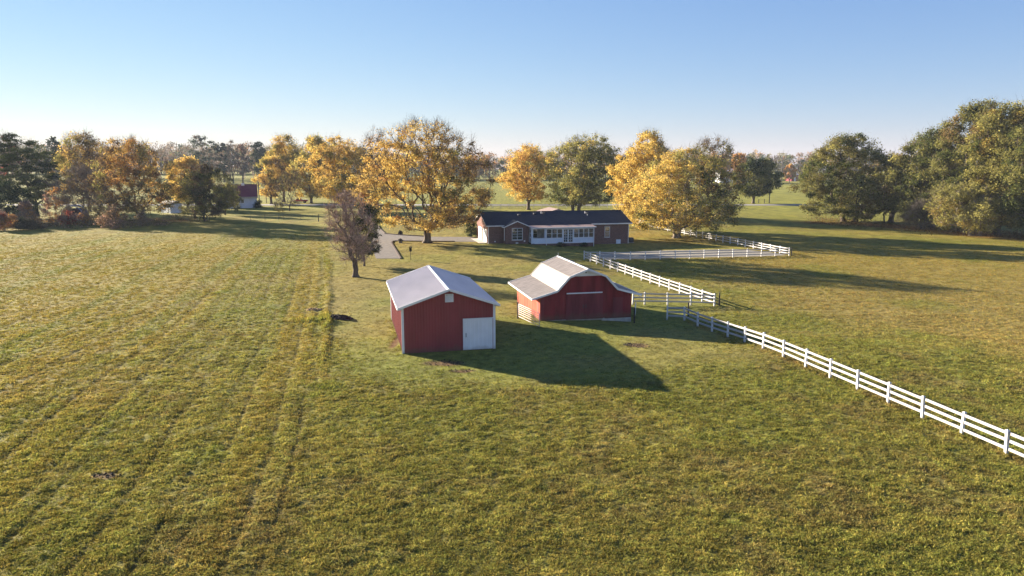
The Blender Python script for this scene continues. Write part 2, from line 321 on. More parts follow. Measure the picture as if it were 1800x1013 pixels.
ground=link('ground',np_mesh('ground',G_V,Fq,MAT['ground'],tone(X,Y,MK),smooth=True)); ground['kind']='structure'
def sheet(name,poly,mat,lift,sub=2.0):
    """a flat paved sheet following the terrain, with a low edge"""
    import bmesh
    bm=bmesh.new(); vs_=[bm.verts.new((x,y,0)) for x,y in poly]; f=bm.faces.new(vs_); bmesh.ops.triangulate(bm,faces=[f])
    xs=[p[0] for p in poly]; ys=[p[1] for p in poly]
    for a0,a1,no in ((min(xs),max(xs),(1,0,0)),(min(ys),max(ys),(0,1,0))):
        k=a0+sub
        while k<a1:
            bmesh.ops.bisect_plane(bm,geom=bm.verts[:]+bm.edges[:]+bm.faces[:],plane_co=(k if no[0] else 0,k if no[1] else 0,0),plane_no=no); k+=sub
    for v in bm.verts: v.co.z=gzf(v.co.x,v.co.y)+lift
    me=bpy.data.meshes.new(name); bm.to_mesh(me); bm.free(); me.materials.append(mat); o=link(name,me); o['kind']='structure'; return o
sheet('driveway',DRIVE,MAT['asphalt'],.03); sheet('gravel_pad',PAD,MAT['gravel'],.03)
RY=238.0
sheet('road',[(-420,RY-3),(420,RY-3),(420,RY+3.4),(-420,RY+3.4)],MAT['road'],.05,20)

# ------------------------------------------------------------------ grass tufts (nobody could count them)
def grass():
    rg=np.random.RandomState(11); P=[]
    for y0,y1,dens in ((20,27,82),(27,34,64),(34,42,50),(42,50,36),(50,58,26),(58,68,17),(68,80,11),(80,95,8),(95,115,6),(115,140,4.5),(140,170,3)):
        w1=y1*.78+3; n=int((y1-y0)*2*w1*dens*1.25); x=rg.uniform(-w1,w1,n); y=rg.uniform(y0,y1,n); P.append(np.stack([x,y],1))
    P=np.concatenate(P); x,y=P[:,0],P[:,1]
    keep=~inside(x,y,DRIVE)&~inside(x,y,PAD)
    for (ox,oy,W,Lg) in ((-7.79,51.04,6.65,11.9),(2.45,61.94,8.35,8.5),(-4.06,123.74,25.4,10)):
        yw=R(13); u=(x-ox)*math.cos(yw)+(y-oy)*math.sin(yw); v=-(x-ox)*math.sin(yw)+(y-oy)*math.cos(yw); keep&=~((u>-.03)&(u<W+.03)&(v>0)&(v<Lg))
    for q in SP: keep&=spot(x,y,*q)<.35+.3*rg.rand(len(x))
    x,y=x[keep],y[keep]; mk=fields(x,y); lawn,tr,ed=mk
    k2=(rg.rand(len(x))<(1-.45*lawn)*(1-.6*tr)*sstep(.0,.35,fbm(x,y,.6,1))); x,y=x[k2],y[k2]; mk=tuple(m[k2] for m in mk); lawn,tr,ed=mk
    z=gz(x,y)+relief(x,y,mk); col=tone(x,y,mk)
    n=len(x); hue=rg.rand(n); rv=.70+.95*rg.rand(n)[:,None]**1.5; fd=sstep(45,100,y)[:,None]; col=col*(rv*(1-fd)+(.92+.12*rg.rand(n)[:,None])*fd); col[:,0]*=.9+.25*hue; col[:,1]*=1.06-.08*hue
    sc_=.86*(.75+.65*rg.rand(n))*(1+.7*sstep(40,120,y)); h=.88*(1-.35*sstep(50,95,y))*(1-.8*sstep(95,165,y))*(1-.55*lawn)*(.55+.8*fbm(x,y,1.1,4)*(.5+1.0*vn(x,y,.42,2)))*(1+1.2*ed)
    h=h*(1+.9*np.exp(-(polydist(x,y,FLINE)/.3)**2)); shedc=np.minimum(polydist(x,y,[(-7.9,51.0),(-10.6,62.6)]),polydist(x,y,[(2.3,61.9),(.4,70.2)])); h=h*(1+1.6*np.exp(-(shedc/.35)**2))
    mp=gp2(592,560); h=h*(1+1.5*np.exp(-(((x-mp[0]+1.7)/2.0)**2+((y-mp[1]+.9)/1.6)**2)))
    me=bpy.data.meshes.new('grass_points'); me.vertices.add(n); me.vertices.foreach_set('co',np.stack([x,y,z-.01],1).astype(np.float32).ravel())
    a=me.attributes.new('tint','FLOAT_COLOR','POINT'); cc=np.ones((n,4),np.float32); cc[:,:3]=col; a.data.foreach_set('color',cc.ravel())
    a=me.attributes.new('size','FLOAT_VECTOR','POINT'); a.data.foreach_set('vector',np.stack([sc_,sc_,sc_*h],1).astype(np.float32).ravel())
    a=me.attributes.new('turn','FLOAT_VECTOR','POINT'); a.data.foreach_set('vector',np.stack([rg.normal(0,.08,n),rg.normal(0,.08,n),rg.rand(n)*6.283],1).astype(np.float32).ravel())
    o=link('grass',me); tag(o,'short rough autumn grass growing over the fields and lawn','grass',kind='stuff')
    tufts=[]
    for k in range(4):
        V=[];Fc=[]
        for i in range(9):
            t=rg.rand()*6.283; r=.13*math.sqrt(rg.rand()); bx,by=r*math.cos(t),r*math.sin(t); a_=rg.rand()*6.283; w=.011+.012*rg.rand(); hh=.06+.07*rg.rand(); ln=.05+.07*rg.rand(); la=rg.rand()*6.283
            dx,dy=w*math.cos(a_),w*math.sin(a_); q=len(V)
            V+=[(bx-dx,by-dy,0),(bx+dx,by+dy,0),(bx+dx*.8+.4*ln*math.cos(la),by+dy*.8+.4*ln*math.sin(la),hh*.65),(bx+ln*math.cos(la),by+ln*math.sin(la),hh)]
            Fc+=[(q,q+1,q+2),(q,q+2,q+3)]
        tm=bpy.data.meshes.new('tuft'); tm.from_pydata(V,[],Fc); tm.materials.append(MAT['blade']); tufts.append(bpy.data.objects.new('tuft',tm))
    ng=bpy.data.node_groups.new('scatter_tufts','GeometryNodeTree'); ng.interface.new_socket('Geometry',in_out='INPUT',socket_type='NodeSocketGeometry'); ng.interface.new_socket('Geometry',in_out='OUTPUT',socket_type='NodeSocketGeometry')
    N=ng.nodes;L=ng.links; gi=N.new('NodeGroupInput'); go=N.new('NodeGroupOutput'); ip=N.new('GeometryNodeInstanceOnPoints'); jn=N.new('GeometryNodeJoinGeometry')
    for t in tufts[::-1]:
        oi=N.new('GeometryNodeObjectInfo'); oi.inputs['Object'].default_value=t; oi.inputs['As Instance'].default_value=True; L.new(oi.outputs['Geometry'],jn.inputs[0])
    L.new(gi.outputs[0],ip.inputs['Points']); L.new(jn.outputs[0],ip.inputs['Instance']); ip.inputs['Pick Instance'].default_value=True
    for nm,sock in (('turn','Rotation'),('size','Scale')):
        na=N.new('GeometryNodeInputNamedAttribute'); na.data_type='FLOAT_VECTOR'; na.inputs['Name'].default_value=nm; L.new(na.outputs[0],ip.inputs[sock])
    ri=N.new('FunctionNodeRandomValue'); ri.data_type='INT'; ri.inputs['Min'].default_value if False else None
    for s_ in ri.inputs:
        if s_.type=='INT' and s_.name=='Max': s_.default_value=3
    L.new([q for q in ri.outputs if q.type=='INT'][0],ip.inputs['Instance Index'])
    L.new(ip.outputs[0],go.inputs[0]); md=o.modifiers.new('scatter','NODES'); md.node_group=ng
    print('tufts',n)
grass()
# ------------------------------------------------------------------ metal shed
YAW=R(13)
def ribbed(origin,U,S,Nn,u0,u1,s0,s1,sp,rib,th=.0,w=.045,brk=()):
    """ribbed sheet: profile runs along U, ribs along S, raised along Nn; s0/s1 are functions of u"""
    O=Vector(origin);U=Vector(U);S=Vector(S);Nn=Vector(Nn); us=[(u0,0)]
    sp=(u1-u0)/max(1,round((u1-u0)/sp)); k=u0+sp*.5
    while k<u1-w:
        if k>u0+w: us+=[(k-w,0),(k-w*.5,rib),(k+w*.5,rib),(k+w,0)]
        k+=sp
    us+=[(b,0) for b in brk if u0<b<u1 and all(abs(b-a[0])>w*1.2 for a in us)]
    us+=[(u1,0)]; us.sort(key=lambda a:a[0]); m=MB(); v=[];f=[]
    for u,h in us:
        for s in (s0(u),s1(u)): v.append(O+U*u+S*s+Nn*(h+.012)); 
    n=len(us)
    for u,h in us:
        for s in (s0(u),s1(u)): v.append(O+U*u+S*s-Nn*.012)
    for i in range(n-1):
        f.append((2*i,2*i+2,2*i+3,2*i+1)); f.append((2*n+2*i,2*n+2*i+1,2*n+2*i+3,2*n+2*i+2))
        f.append((2*i,2*n+2*i,2*n+2*i+2,2*i+2)); f.append((2*i+1,2*i+3,2*n+2*i+3,2*n+2*i+1))
    f.append((0,1,2*n+1,2*n)); f.append((2*n-2,4*n-2,4*n-1,2*n-1)); m.add(v,f); return m
def shed():
    W,L,ZE,SL=6.65,11.9,3.36,.34; ap=W/2; x0,y0,_=gp(709,622)
    T=thing('metal_shed','dark red ribbed metal shed with low gable roof and white square sliding door','shed',(x0,y0,0),YAW)
    top=lambda u:ZE+SL*min(u,W-u)-.01
    n=8; st=W/n
    for i in range(n):
        part('siding_panel',ribbed((0,0,0),(1,0,0),(0,0,1),(0,-1,0),i*st+.002,(i+1)*st-.002,lambda u:-.05,top,.2286,.022,brk=(ap,)),MAT['red_metal'],T)
        part('siding_panel',ribbed((0,L,0),(1,0,0),(0,0,1),(0,1,0),i*st+.002,(i+1)*st-.002,lambda u:-.05,top,.2286,.022,brk=(ap,)),MAT['red_metal'],T)
    n=13; st=L/n
    for i in range(n):
        for xs,nn in ((0,-1),(W,1)):
            part('siding_panel',ribbed((xs,0,0),(0,1,0),(0,0,1),(nn,0,0),i*st+.002,(i+1)*st-.002,lambda u:-.05,lambda u:ZE-.02,.2286,.022),MAT['red_metal'],T)
    OH=.36; n=14; st=(L+.7)/n; cl=1/math.sqrt(1+SL*SL); sl=(ap+OH)/cl
    zr=ZE+SL*ap+.07
    for side in (-1,1):
        S=Vector((side*cl,0,-SL*cl)); Nn=Vector((side*SL*cl,0,cl))
        for i in range(n):
            part('roof_panel',ribbed((ap,-.35,zr),(0,1,0),S,Nn,i*st+.002,(i+1)*st-.002,lambda u:.02,lambda u:sl,.305,.034,w=.055),MAT['roof_metal'],T)
        e=Vector((ap,0,zr))+S*sl
        for yy in (-.37,L+.37):   # rake trim
            a=Vector((ap,yy,zr+.01)); b=Vector((e.x,yy,e.z+.01)); part('rake_trim',MB().bar(a,b,.05,.17),MAT['trim'],T)
        part('eave_trim',MB().bar((e.x+side*.01,-.34,e.z-.03),(e.x+side*.01,L+.34,e.z-.03),.04,.11),MAT['trim'],T)
        part('soffit',MB().bar((e.x-side*.17,-.34,e.z-.06),(e.x-side*.17,L+.34,e.z-.06),.30,.02),MAT['trim'],T)
        for yy,q in ((-.035,-1),(L+.035,1)):
            cx=0 if side<0 else W
            part('corner_trim',MB().box(cx-.085,cx+.085,min(yy,yy-q*.0)-.02,yy+.02,-.05,ZE-.03).box(cx-(.055 if side<0 else -.03),cx+(-.03 if side<0 else .055),-.055 if q<0 else L-.12,.12 if q<0 else L+.055,-.05,ZE-.05),MAT['white_metal'],T)
    part('ridge_cap',MB().prism([(ap-.16,zr-.03),(ap,zr+.045),(ap+.16,zr-.03),(ap,zr+.028)],1,-.4,L+.4),MAT['white_metal'],T)
    part('door_handle',MB().box(4.52,4.56,-.15,-.10,1.0,1.3),MAT['vent_dark'],T)
    n=7; a,b=4.36,6.52; st=(b-a)/n
    for i in range(n):
        part('door_panel',ribbed((0,-.075,0),(1,0,0),(0,0,1),(0,-1,0),a+i*st+.003,a+(i+1)*st-.003,lambda u:.04,lambda u:2.32,.3,.012),MAT['white_metal'],T)
    part('door_track',MB().box(a-.03,b+.06,-.12,-.05,2.33,2.37),MAT['white_metal'],T)
    part('door_edge',MB().box(a-.035,a-.003,-.10,-.05,.04,2.33),MAT['white_metal'],T)
    v=part('gable_vent',MB().box(3.06,3.12,-.085,-.03,3.63,4.22).box(3.60,3.66,-.085,-.03,3.63,4.22).box(3.12,3.60,-.085,-.03,4.16,4.22).box(3.12,3.60,-.085,-.03,3.63,3.69).box(3.345,3.375,-.085,-.03,3.69,4.16),MAT['trim'],T)
    for i in range(7):
        z=3.71+i*.063; part('louvre',MB().add([(3.12,-.07,z),(3.6,-.07,z),(3.6,-.035,z+.045),(3.12,-.035,z+.045),(3.12,-.06,z-.008),(3.6,-.06,z-.008),(3.6,-.03,z+.035),(3.12,-.03,z+.035)],[(0,1,2,3),(7,6,5,4),(0,4,5,1),(2,6,7,3),(1,5,6,2),(0,3,7,4)]),MAT['trim'],v)
    part('vent_back',MB().box(3.12,3.6,-.034,-.028,3.69,4.16),MAT['vent_dark'],v)
shed()
# ------------------------------------------------------------------ gambrel barn
def barn():
    x0,y0,_=gp(949.6,564); W,L=8.35,8.5; zb=-.02
    T=thing('gambrel_barn','red board barn with pale weathered gambrel roof and low side wings','barn',(x0,y0,0),YAW)
    # roof outline (u,z) on the underside, symmetric
    OUT=[(-.55,1.98),(1.42,2.52),(2.52,3.70),(W/2,4.33),(W-2.52,3.70),(W-1.42,2.52),(W+.55,1.98)]
    def top(u):
        for (a,za),(b,zb_) in zip(OUT,OUT[1:]):
            if a<=u<=b: return za+(zb_-za)*(u-a)/(b-a)-.015
        return OUT[0][1]
    def board(a,b,z0,z1a,z1b,mid=None):
        pl=[(a,z0),(b,z0),(b,z1b)]+([mid] if mid else [])+[(a,z1a)]; return pl
    rg=random.Random(3)
    n=30; st=W/n; D0,D1=2.3,5.66
    for i in range(n):
        a,b=i*st+.006,(i+1)*st-.006; m=next((p for p in OUT if a<p[0]<b),None); mid=(m[0],m[1]-.015) if m else None
        for yy,fr in ((0,1),(L,0)):
            zlo=-.16 if fr else -.35
            if fr: zlo=-.05 if (a+b)/2<5.8 else -.10
            pr=.0+.012*rg.random(); q=MB().prism(board(a,b,zlo,min(top(a),3.8),min(top(b),3.8),None if (m and m[1]>3.8) else mid),1,(yy-.03-pr) if fr else yy,yy if fr else yy+.03+pr)
            part('siding_board',q,MAT['red_wood'],T)
    # pale gable infill above the boards
    for yy0,yy1 in ((-.05,-.012),(L+.012,L+.05)):
        part('gable_infill',MB().prism([(2.72,3.80),(W-2.72,3.80),(W/2,4.31)],1,yy0,yy1),MAT['trim'],T)
    part('gable_hole',MB().box(W/2-.15,W/2-.03,-.058,-.045,4.02,4.14),MAT['vent_dark'],T)
    part('gable_ledge',MB().box(2.6,W-2.6,-.09,-.05,3.77,3.82),MAT['trim'],T)
    n=31; st=L/n
    for i in range(n):
        a,b=i*st+.006,(i+1)*st-.006; pr=.012*rg.random()
        part('siding_board',MB().box(-.03-pr,0,a,b,-.08,top(0)-.02),MAT['red_wood_sunlit'],T)
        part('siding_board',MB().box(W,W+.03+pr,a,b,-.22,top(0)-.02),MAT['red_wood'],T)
    part('floor_slab',MB().box(.03,W-.03,.03,L-.03,-.2,-.02),MAT['concrete'],T)
    part('foundation',MB().prism([(5.8,-.02),(5.95,-.11),(W+.02,-.11),(W+.02,-.62),(5.4,-.5)],1,-.06,.02),MAT['concrete'],T)
    part('foundation',MB().box(.3,4.0,-.055,-.035,-.3,-.03),MAT['concrete'],T)
    part('foundation',MB().box(W-.02,W+.05,-.03,L,-.62,-.22),MAT['concrete'],T)
    # door leaves hung from a white track
    for a,b,k in ((2.3,3.98,6),(3.99,5.70,6)):
        s=(b-a)/k
        d=part('sliding_door',MB().box(a,b,-.075,-.055,-.06,2.22),MAT['red_door'],T)
        for i in range(k):
            pr=.01*rg.random(); part('door_board',MB().box(a+i*s+.007,a+(i+1)*s-.007,-.10-pr,-.075,-.06,2.22),MAT['red_door'],d)
    d=part('side_door',MB().box(6.63,7.55,-.065,-.045,-.06,1.74),MAT['red_door'],T)
    for i in range(3): part('door_board',MB().box(6.63+i*.307+.007,6.63+(i+1)*.307-.007,-.085,-.065,-.06,1.74),MAT['red_door'],d)
    d=part('corner_panel',MB().box(.02,1.22,-.065,-.045,-.03,1.95),MAT['red_door'],T)
    for i in range(4): part('door_board',MB().box(.02+i*.3+.007,.02+(i+1)*.3-.007,-.082,-.065,-.03,1.95-.0*i),MAT['red_wood' if i else 'red_door'],d)
    for u_ in (3.86,4.10): part('door_handle',MB().box(u_-.02,u_+.02,-.16,-.11,.95,1.25),MAT['vent_dark'],T)
    part('door_track',MB().box(2.32,5.60,-.19,-.10,2.24,2.34),MAT['white_metal'],T,bevel=.01)
    for i,u in enumerate((0,W)):
        part('side_opening',MB().box(-.052 if u==0 else W+.044,-.044 if u==0 else W+.052,.45,.75,.5,1.5),MAT['vent_dark'],T)
    OHF=.38; Lr=L+2*OHF; npn=11; st=Lr/npn
    TOPS=[(p[0],p[1]+.07) for p in OUT]
    TOPS[0]=(-.82,1.97); TOPS[-1]=(W+.82,1.97)
    for k,(a,b) in enumerate(zip(TOPS,TOPS[1:])):
        A=Vector((a[0],0,a[1]));B=Vector((b[0],0,b[1])); S=(B-A); ln=S.length; S.normalize(); Nn=Vector((-S.z,0,S.x)); mt=MAT['old_roof_pale'] if k in (1,4) else MAT['old_roof']
        for i in range(npn):
            part('roof_panel',ribbed((A.x,-OHF,A.z),(0,1,0),S,Nn,i*st+.002,(i+1)*st-.002,lambda u:-.01,lambda u:ln+.01,.26,.018,w=.03),mt,T)
        for yy in (-OHF-.02,L+OHF+.02):
            part('fascia_board',MB().bar(A+Vector((0,yy,-.03)),B+Vector((0,yy,-.03)),.04,.17),MAT['trim'],T)
    for sx in (-.84,W+.84): part('eave_board',MB().box(sx-.02,sx+.02,-OHF,L+OHF,1.86,2.0),MAT['trim'],T)
    part('ridge_cap',MB().prism([(W/2-.15,4.40),(W/2,4.46),(W/2+.15,4.40),(W/2,4.44)],1,-.42,L+.42),MAT['white_metal'],T)
    part('lightning_rod',MB().tube((W/2-.1,L-.1,4.42),(W/2-.1,L-.1,4.78),.02),MAT['steel'],T)
barn()
# ------------------------------------------------------------------ tube gates
def tube_gate(label,p,q,h,mat,n=6,group=None,lift=.22):
    p=Vector(p);q=Vector(q); n=6;T=thing('tube_gate',label,'gate',p,0,group); d=q-p; L=d.length; u=d.normalized()
    def at(s,z): return u*s+Vector((0,0,z))
    for i in range(n+1):
        z=lift+(h-lift)*(i/n)**.88; part('gate_rail',MB().tube(at(.04,z),at(L-.04,z),.021),MAT[mat],T,smooth=True)
    for s in (0,L): part('gate_end',MB().tube(at(s,lift-.02),at(s,h-.02),.030),MAT[mat],T,smooth=True)
    for k in (.27,.52,.76): part('gate_brace',MB().bar(at(L*k,lift),at(L*k,h),.05,.03,up=(1,0,0)),MAT[mat],T)
    part('gate_post',MB().tube(at(-.14,-.3),at(-.14,h+.12),.07),MAT['dark_wood'],T)
    for z in (lift+.12,h-.15): part('hinge',MB().tube(at(-.12,z),at(0,z),.018),MAT['steel'],T)
a=gp(911.4,560.5); b=gp(948.0,578.6)
tube_gate('pale tube gate standing open beside the left corner of the red barn',(a[0],a[1],a[2]),(b[0],b[1],b[2]),1.32,'pink_gate')
a=gp(1112,567); b=gp(1116,556)
tube_gate('pale tube gate seen end on at the right corner of the red barn',(a[0]+.15,a[1],a[2]),(b[0]+.1,b[1]+.3,b[2]),1.25,'white_metal')
# ------------------------------------------------------------------ white rail fences
_post=MB().box(-.065,.065,-.065,.065,-.4,1.22); _post.add([(-.08,-.08,1.22),(.08,-.08,1.22),(.08,.08,1.22),(-.08,.08,1.22),(-.08,-.08,1.245),(.08,-.08,1.245),(.08,.08,1.245),(-.08,.08,1.245),(0,0,1.29)],[(3,2,1,0),(0,1,5,4),(1,2,6,5),(2,3,7,6),(3,0,4,7),(4,5,8),(5,6,8),(6,7,8),(7,4,8)])
POST=_post.mesh('fence_post',MAT['white_vinyl'])
_rail=MB().box(0,1,-.022,.022,-.07,.07); RAIL=_rail.mesh('fence_rail',MAT['white_vinyl'])
def fence(label,pts,bays,end0=True,end1=True,rails=(.36,.74,1.10),hs=1.0):
    """pts: ground polyline (x,y); bays per segment"""
    T=thing('rail_fence',label,'fence',(pts[0][0],pts[0][1],gzf(*pts[0])),0,'white rail fences round the paddocks'); O=T.location.copy(); P=[]
    for (a,b),n in zip(zip(pts,pts[1:]),bays):
        for i in range(n): t=i/n; P.append((a[0]+(b[0]-a[0])*t,a[1]+(b[1]-a[1])*t))
    P.append(pts[-1]); Q=[Vector((x,y,gzf(x,y))) for x,y in P]
    rg=random.Random(len(P)*7+bays[0])
    for i,q in enumerate(Q):
        n=Q[min(i+1,len(Q)-1)]-Q[max(i-1,0)]; yaw=math.atan2(n.y,n.x)
        if (i>0 or end0) and (i<len(Q)-1 or end1):
            o=link('fence_post',POST,T,q-O,(rg.gauss(0,.018),rg.gauss(0,.018),yaw)); o.scale=(1,1,hs)
    for a,b in zip(Q,Q[1:]):
        d=b-a; L=d.length
        for z in rails:
            o=link('fence_rail',RAIL,T,a-O+Vector((0,0,z*hs+rg.gauss(0,.008))),(0,-math.asin(d.z/L)+rg.gauss(0,.003),math.atan2(d.y,d.x))); o.scale=(L,1,1)
    return T
nA=[gp2(*p) for p in ((1172.5,562),(1203,563.5))]; A1=nA[1]; A9=gp2(1768,801)
dA=((A9[0]-A1[0])/12.7,(A9[1]-A1[1])/12.7)
fence('white fence running from the gap by the barn to the right photo edge',[nA[0],A1,(A9[0]+dA[0]*0,A9[1]+dA[1]*0),(A9[0]+dA[0]*4,A9[1]+dA[1]*4)],[1,13,4])
B0=gp2(1027,456.5); B1=gp2(1255.5,538)
fence('white three rail fence slanting down behind the red barn to the short cross fence',[B0,B1],[15])
b2=[gp2(*p) for p in ((1112,535.5),(1133,535.8),(1173.5,536.6),(1214,537.0),(1255.5,538))]
fence('short white three rail fence between the barn and the corner with the dark post',b2,[1,1,1,1],end1=False)
C1=gp2(1387,450)
fence('white three rail fence along the pale gravel pad',[B0,C1],[14],end0=False,end1=False)
D1=gp2(1108,392.5); 
fence('long white three rail fence receding from the gravel pad past the two yellow maples',[C1,D1,(D1[0]-2.3*12,D1[1]+8.5)],[int(round(math.dist(C1,D1)/2.44)),12])
E0=gp2(822,366);E1=gp2(1068,366)
fence('distant white fence along the road beyond the brick house',[E0,E1],[int(round(math.dist(E0,E1)/2.44))])
for px,py,h,lab in ((1264,538,1.35,'dark wooden post beside the fence corner nearest the barn'),(1209.5,556,1.25,'dark thin post just inside the gap of the near white fence'),(1391,450.5,1.3,'dark post at the far right corner of the gravel pad fence')):
    x,y,z=gp(px,py); o=link('wooden_post',MB().tube((0,0,-.3),(0,0,h),.085,.07,7).tube((0,0,h),(0,0,h+.03),.07,.04,7).mesh('wooden_post',MAT['dark_wood']),None,(x,y,z)); tag(o,lab,'post','dark posts at the paddock corners')
# rail and wire from the dark post back along the gap
def wire_fence():
    pts=[gp(*p) for p in ((440,389),(466,388),(490,387.5),(498,387),(529,388),(560,390),(580,391)) ]
    T=thing('wire_fence','low wire fence on thin posts in the grass left of the bare tree','fence',pts[0]); O=Vector(pts[0])
    for i,p in enumerate(pts):
        r=.11 if i==5 else .045; part('fence_post',MB().tube(Vector(p)-O+Vector((0,0,-.2)),Vector(p)-O+Vector((0,0,1.75 if i==5 else 1.45)),r,r*.9,6),MAT['dark_wood' if i==5 else 'pole_wood'],T)
    for a,b in zip(pts,pts[1:]):
        for z in (.3,.6,.9,1.2,1.4): part('wire',MB().tube(Vector(a)-O+Vector((0,0,z)),Vector(b)-O+Vector((0,0,z)),.008,n=4),MAT['steel'],T)
    part('top_rail',MB().tube(Vector(pts[5])-O+Vector((0,0,1.6)),Vector(pts[6])-O+Vector((0,0,1.6)),.06,n=6),MAT['dark_wood'],T)
wire_fence()
# ------------------------------------------------------------------ brick ranch house
def window(T,u0,u1,z0,z1,v,nx_=1,nz=2,fw=.06,curtain=0,name='window',d=.05,pane_rows=None):
    """framed window in a front wall (normal -v): a part with panes as sub-parts"""
    m=MB(); m.box(u0,u0+fw,v-d,v,z0,z1).box(u1-fw,u1,v-d,v,z0,z1).box(u0+fw,u1-fw,v-d,v,z1-fw,z1).box(u0+fw,u1-fw,v-d,v,z0,z0+fw)
    m.box(u0-.04,u1+.04,v-d-.03,v,z0-.05,z0-.003)
    iw=(u1-u0-2*fw); ih=(z1-z0-2*fw)
    for i in range(1,nx_): x=u0+fw+iw*i/nx_; m.box(x-.028,x+.028,v-d+.004,v,z0+fw+.001,z1-fw-.001)
    for j in range(1,nz): z=z0+fw+ih*j/nz; m.box(u0+fw+.001,u1-fw-.001,v-d+.008,v-.004,z-.022,z+.022)
    w=part(name,m,MAT['trim'],T)
    for i in range(nx_):
        for j in range(nz):
            a=u0+fw+iw*i/nx_; b=u0+fw+iw*(i+1)/nx_; c=z0+fw+ih*j/nz; e=z0+fw+ih*(j+1)/nz
            part('pane',MB().box(a+.02,b-.02,v-.022,v-.014,c+.02,e-.02),MAT['glass'],w)
    return w
def house():
    x0,y0,_=gp(857.8,428.2); HY=R(13.5); W,D=25.45,10.2; ZB=-.95
    T=thing('brick_house','long low brown brick ranch house with dark shingle roof and white sunroom','house',(x0,y0,0),HY)
    ZW=2.86; RZ=4.86; OH=.42; s=(RZ-2.93)/(D/2+OH)
    # brick walls, with openings left by the parts that stand in front of them
    part('wall',MB().box(.0,W,0,.2,ZB,ZW),MAT['brick'],T)
    part('wall',MB().box(.0,W,D-.2,D,ZB,ZW),MAT['brick'],T)
    gt=[(0.2,ZB),(D-.2,ZB),(D-.2,ZW),(D/2,ZW+s*(D/2)-.05),(.2,ZW)]
    part('wall',MB().prism(gt,0,0,.2),MAT['brick'],T,label='sunlit gable wall with the garage doors')
    part('wall',MB().prism(gt,0,W-.2,W),MAT['brick'],T)
    # roof slabs
    for sg in (1,-1):
        ys=(-OH,D/2) if sg==1 else (D+OH,D/2); th=.10
        pl=[(ys[0],2.93),(ys[1],RZ),(ys[1],RZ+th),(ys[0],2.93+th)]
        part('roof',MB().prism(pl,0,-.40,W+.42),MAT['shingle'],T)
        part('gutter',MB().box(-.38,(2.75 if sg==1 else W+.40),ys[0]-(.11 if sg==1 else 0),ys[0]+(0 if sg==1 else .11),2.88,3.02),MAT['trim'],T)
        if sg==1: part('gutter',MB().box(18.3,W+.40,ys[0]-.11,ys[0],2.88,3.02),MAT['trim'],T)
        for xx in (-.43,W+.42):
            part('rake_board',MB().prism([(ys[0],2.90),(ys[1],RZ-.03),(ys[1],RZ+th-.01),(ys[0],2.93+th-.01)],0,xx,xx+.03),MAT['trim'],T)
    part('soffit',MB().box(-.37,W+.39,-OH+.01,-.002,2.83,2.87),MAT['trim'],T)
    part('ridge_cap',MB().prism([(D/2-.16,RZ+.065),(D/2,RZ+.135),(D/2+.16,RZ+.065),(D/2,RZ+.11)],0,-.41,W+.43),MAT['shingle'],T)
    # gabled bump-out
    bu0,bu1,bv=2.72,6.82,-1.2; bc=(bu0+bu1)/2; bz=3.72; be=2.72
    bs=(bz-be)/(bc-bu0+.3)
    part('bay_wall',MB().prism([(bu0,ZB),(bu1,ZB),(bu1,be+.06),(bc,bz-.06),(bu0,be+.06)],1,bv,-.002),MAT['brick'],T)
    for sg in (-1,1):
        e=(bu0-.32) if sg<0 else (bu1+.32); part('bay_roof',MB().prism([(e,be),(bc,bz),(bc,bz+.09),(e,be+.09)],1,bv-.3,1.9),MAT['shingle'],T)
        part('rake_board',MB().prism([(e,be-.05),(bc,bz-.05),(bc,bz+.10),(e,be+.10)],1,bv-.335,bv-.302),MAT['trim'],T)
    part('gutter',MB().box(bu0-.42,bu0-.32,bv-.3,-.3,be-.02,be+.1),MAT['trim'],T)
    w=window(T,3.87,5.74,.58,2.60,bv-.002,2,4,.07,name='bay_window'); 
    part('curtain',MB().box(3.95,4.65,bv-.012,bv-.006,.66,1.5),MAT['curtain'],w)
    part('crawl_vent',MB().box(4.55,4.98,bv-.03,bv-.002,-.02,.16),MAT['trim'],T)
    part('wall_outlet',MB().box(1.1,1.32,-.06,-.002,.2,.38),MAT['trim'],T)
    part('wall_outlet',MB().box(5.95,6.2,bv-.05,bv-.002,.25,.5),MAT['trim'],T)
    # sunroom
    su0,su1,sv=6.98,18.1,-2.4; zt=2.62; zf=.02
    part('sunroom_base',MB().box(su0+.05,su1-.05,sv+.06,-.01,ZB,zf-.06),MAT['brick'],T)
    part('sunroom_floor',MB().box(su0-.02,su1+.02,sv-.02,-.01,zf-.06,zf+.02),MAT['trim'],T)
    part('sunroom_roof',MB().prism([(sv-.28,zt+.02),(-.43,zt+.26),(-.43,zt+.33),(sv-.28,zt+.09)],0,su0-.22,su1+.25),MAT['copper'],T,label='low pinkish brown metal roof over the sunroom')
    part('gutter',MB().box(su0-.22,su1+.27,sv-.38,sv-.28,zt-.02,zt+.11),MAT['trim'],T)
    part('header',MB().box(su0,su1,sv,sv+.12,2.42,zt+.02),MAT['siding_white'],T)
    part('knee_wall',MB().box(su0,12.55,sv,sv+.12,zf+.02,.86),MAT['siding_white'],T)
    part('knee_wall',MB().box(14.35,su1,sv,sv+.12,zf+.02,.86),MAT['siding_white'],T)
    part('interior_floor',MB().box(su0+.12,su1-.12,sv+.13,-.02,zf+.022,zf+.03),MAT['curtain'],T)
    for a,b in ((su0,7.22),(9.3,9.62),(12.42,12.56),(14.35,14.46),(su1-.1,su1)):
        part('corner_post',MB().box(a,b,sv-.01,sv+.11,.86,2.42),MAT['siding_white'],T)
    ws=[(9.62,10.54),(10.56,11.48),(11.50,12.42),(14.46,15.33),(15.35,16.22),(16.24,17.11),(17.13,17.99)]
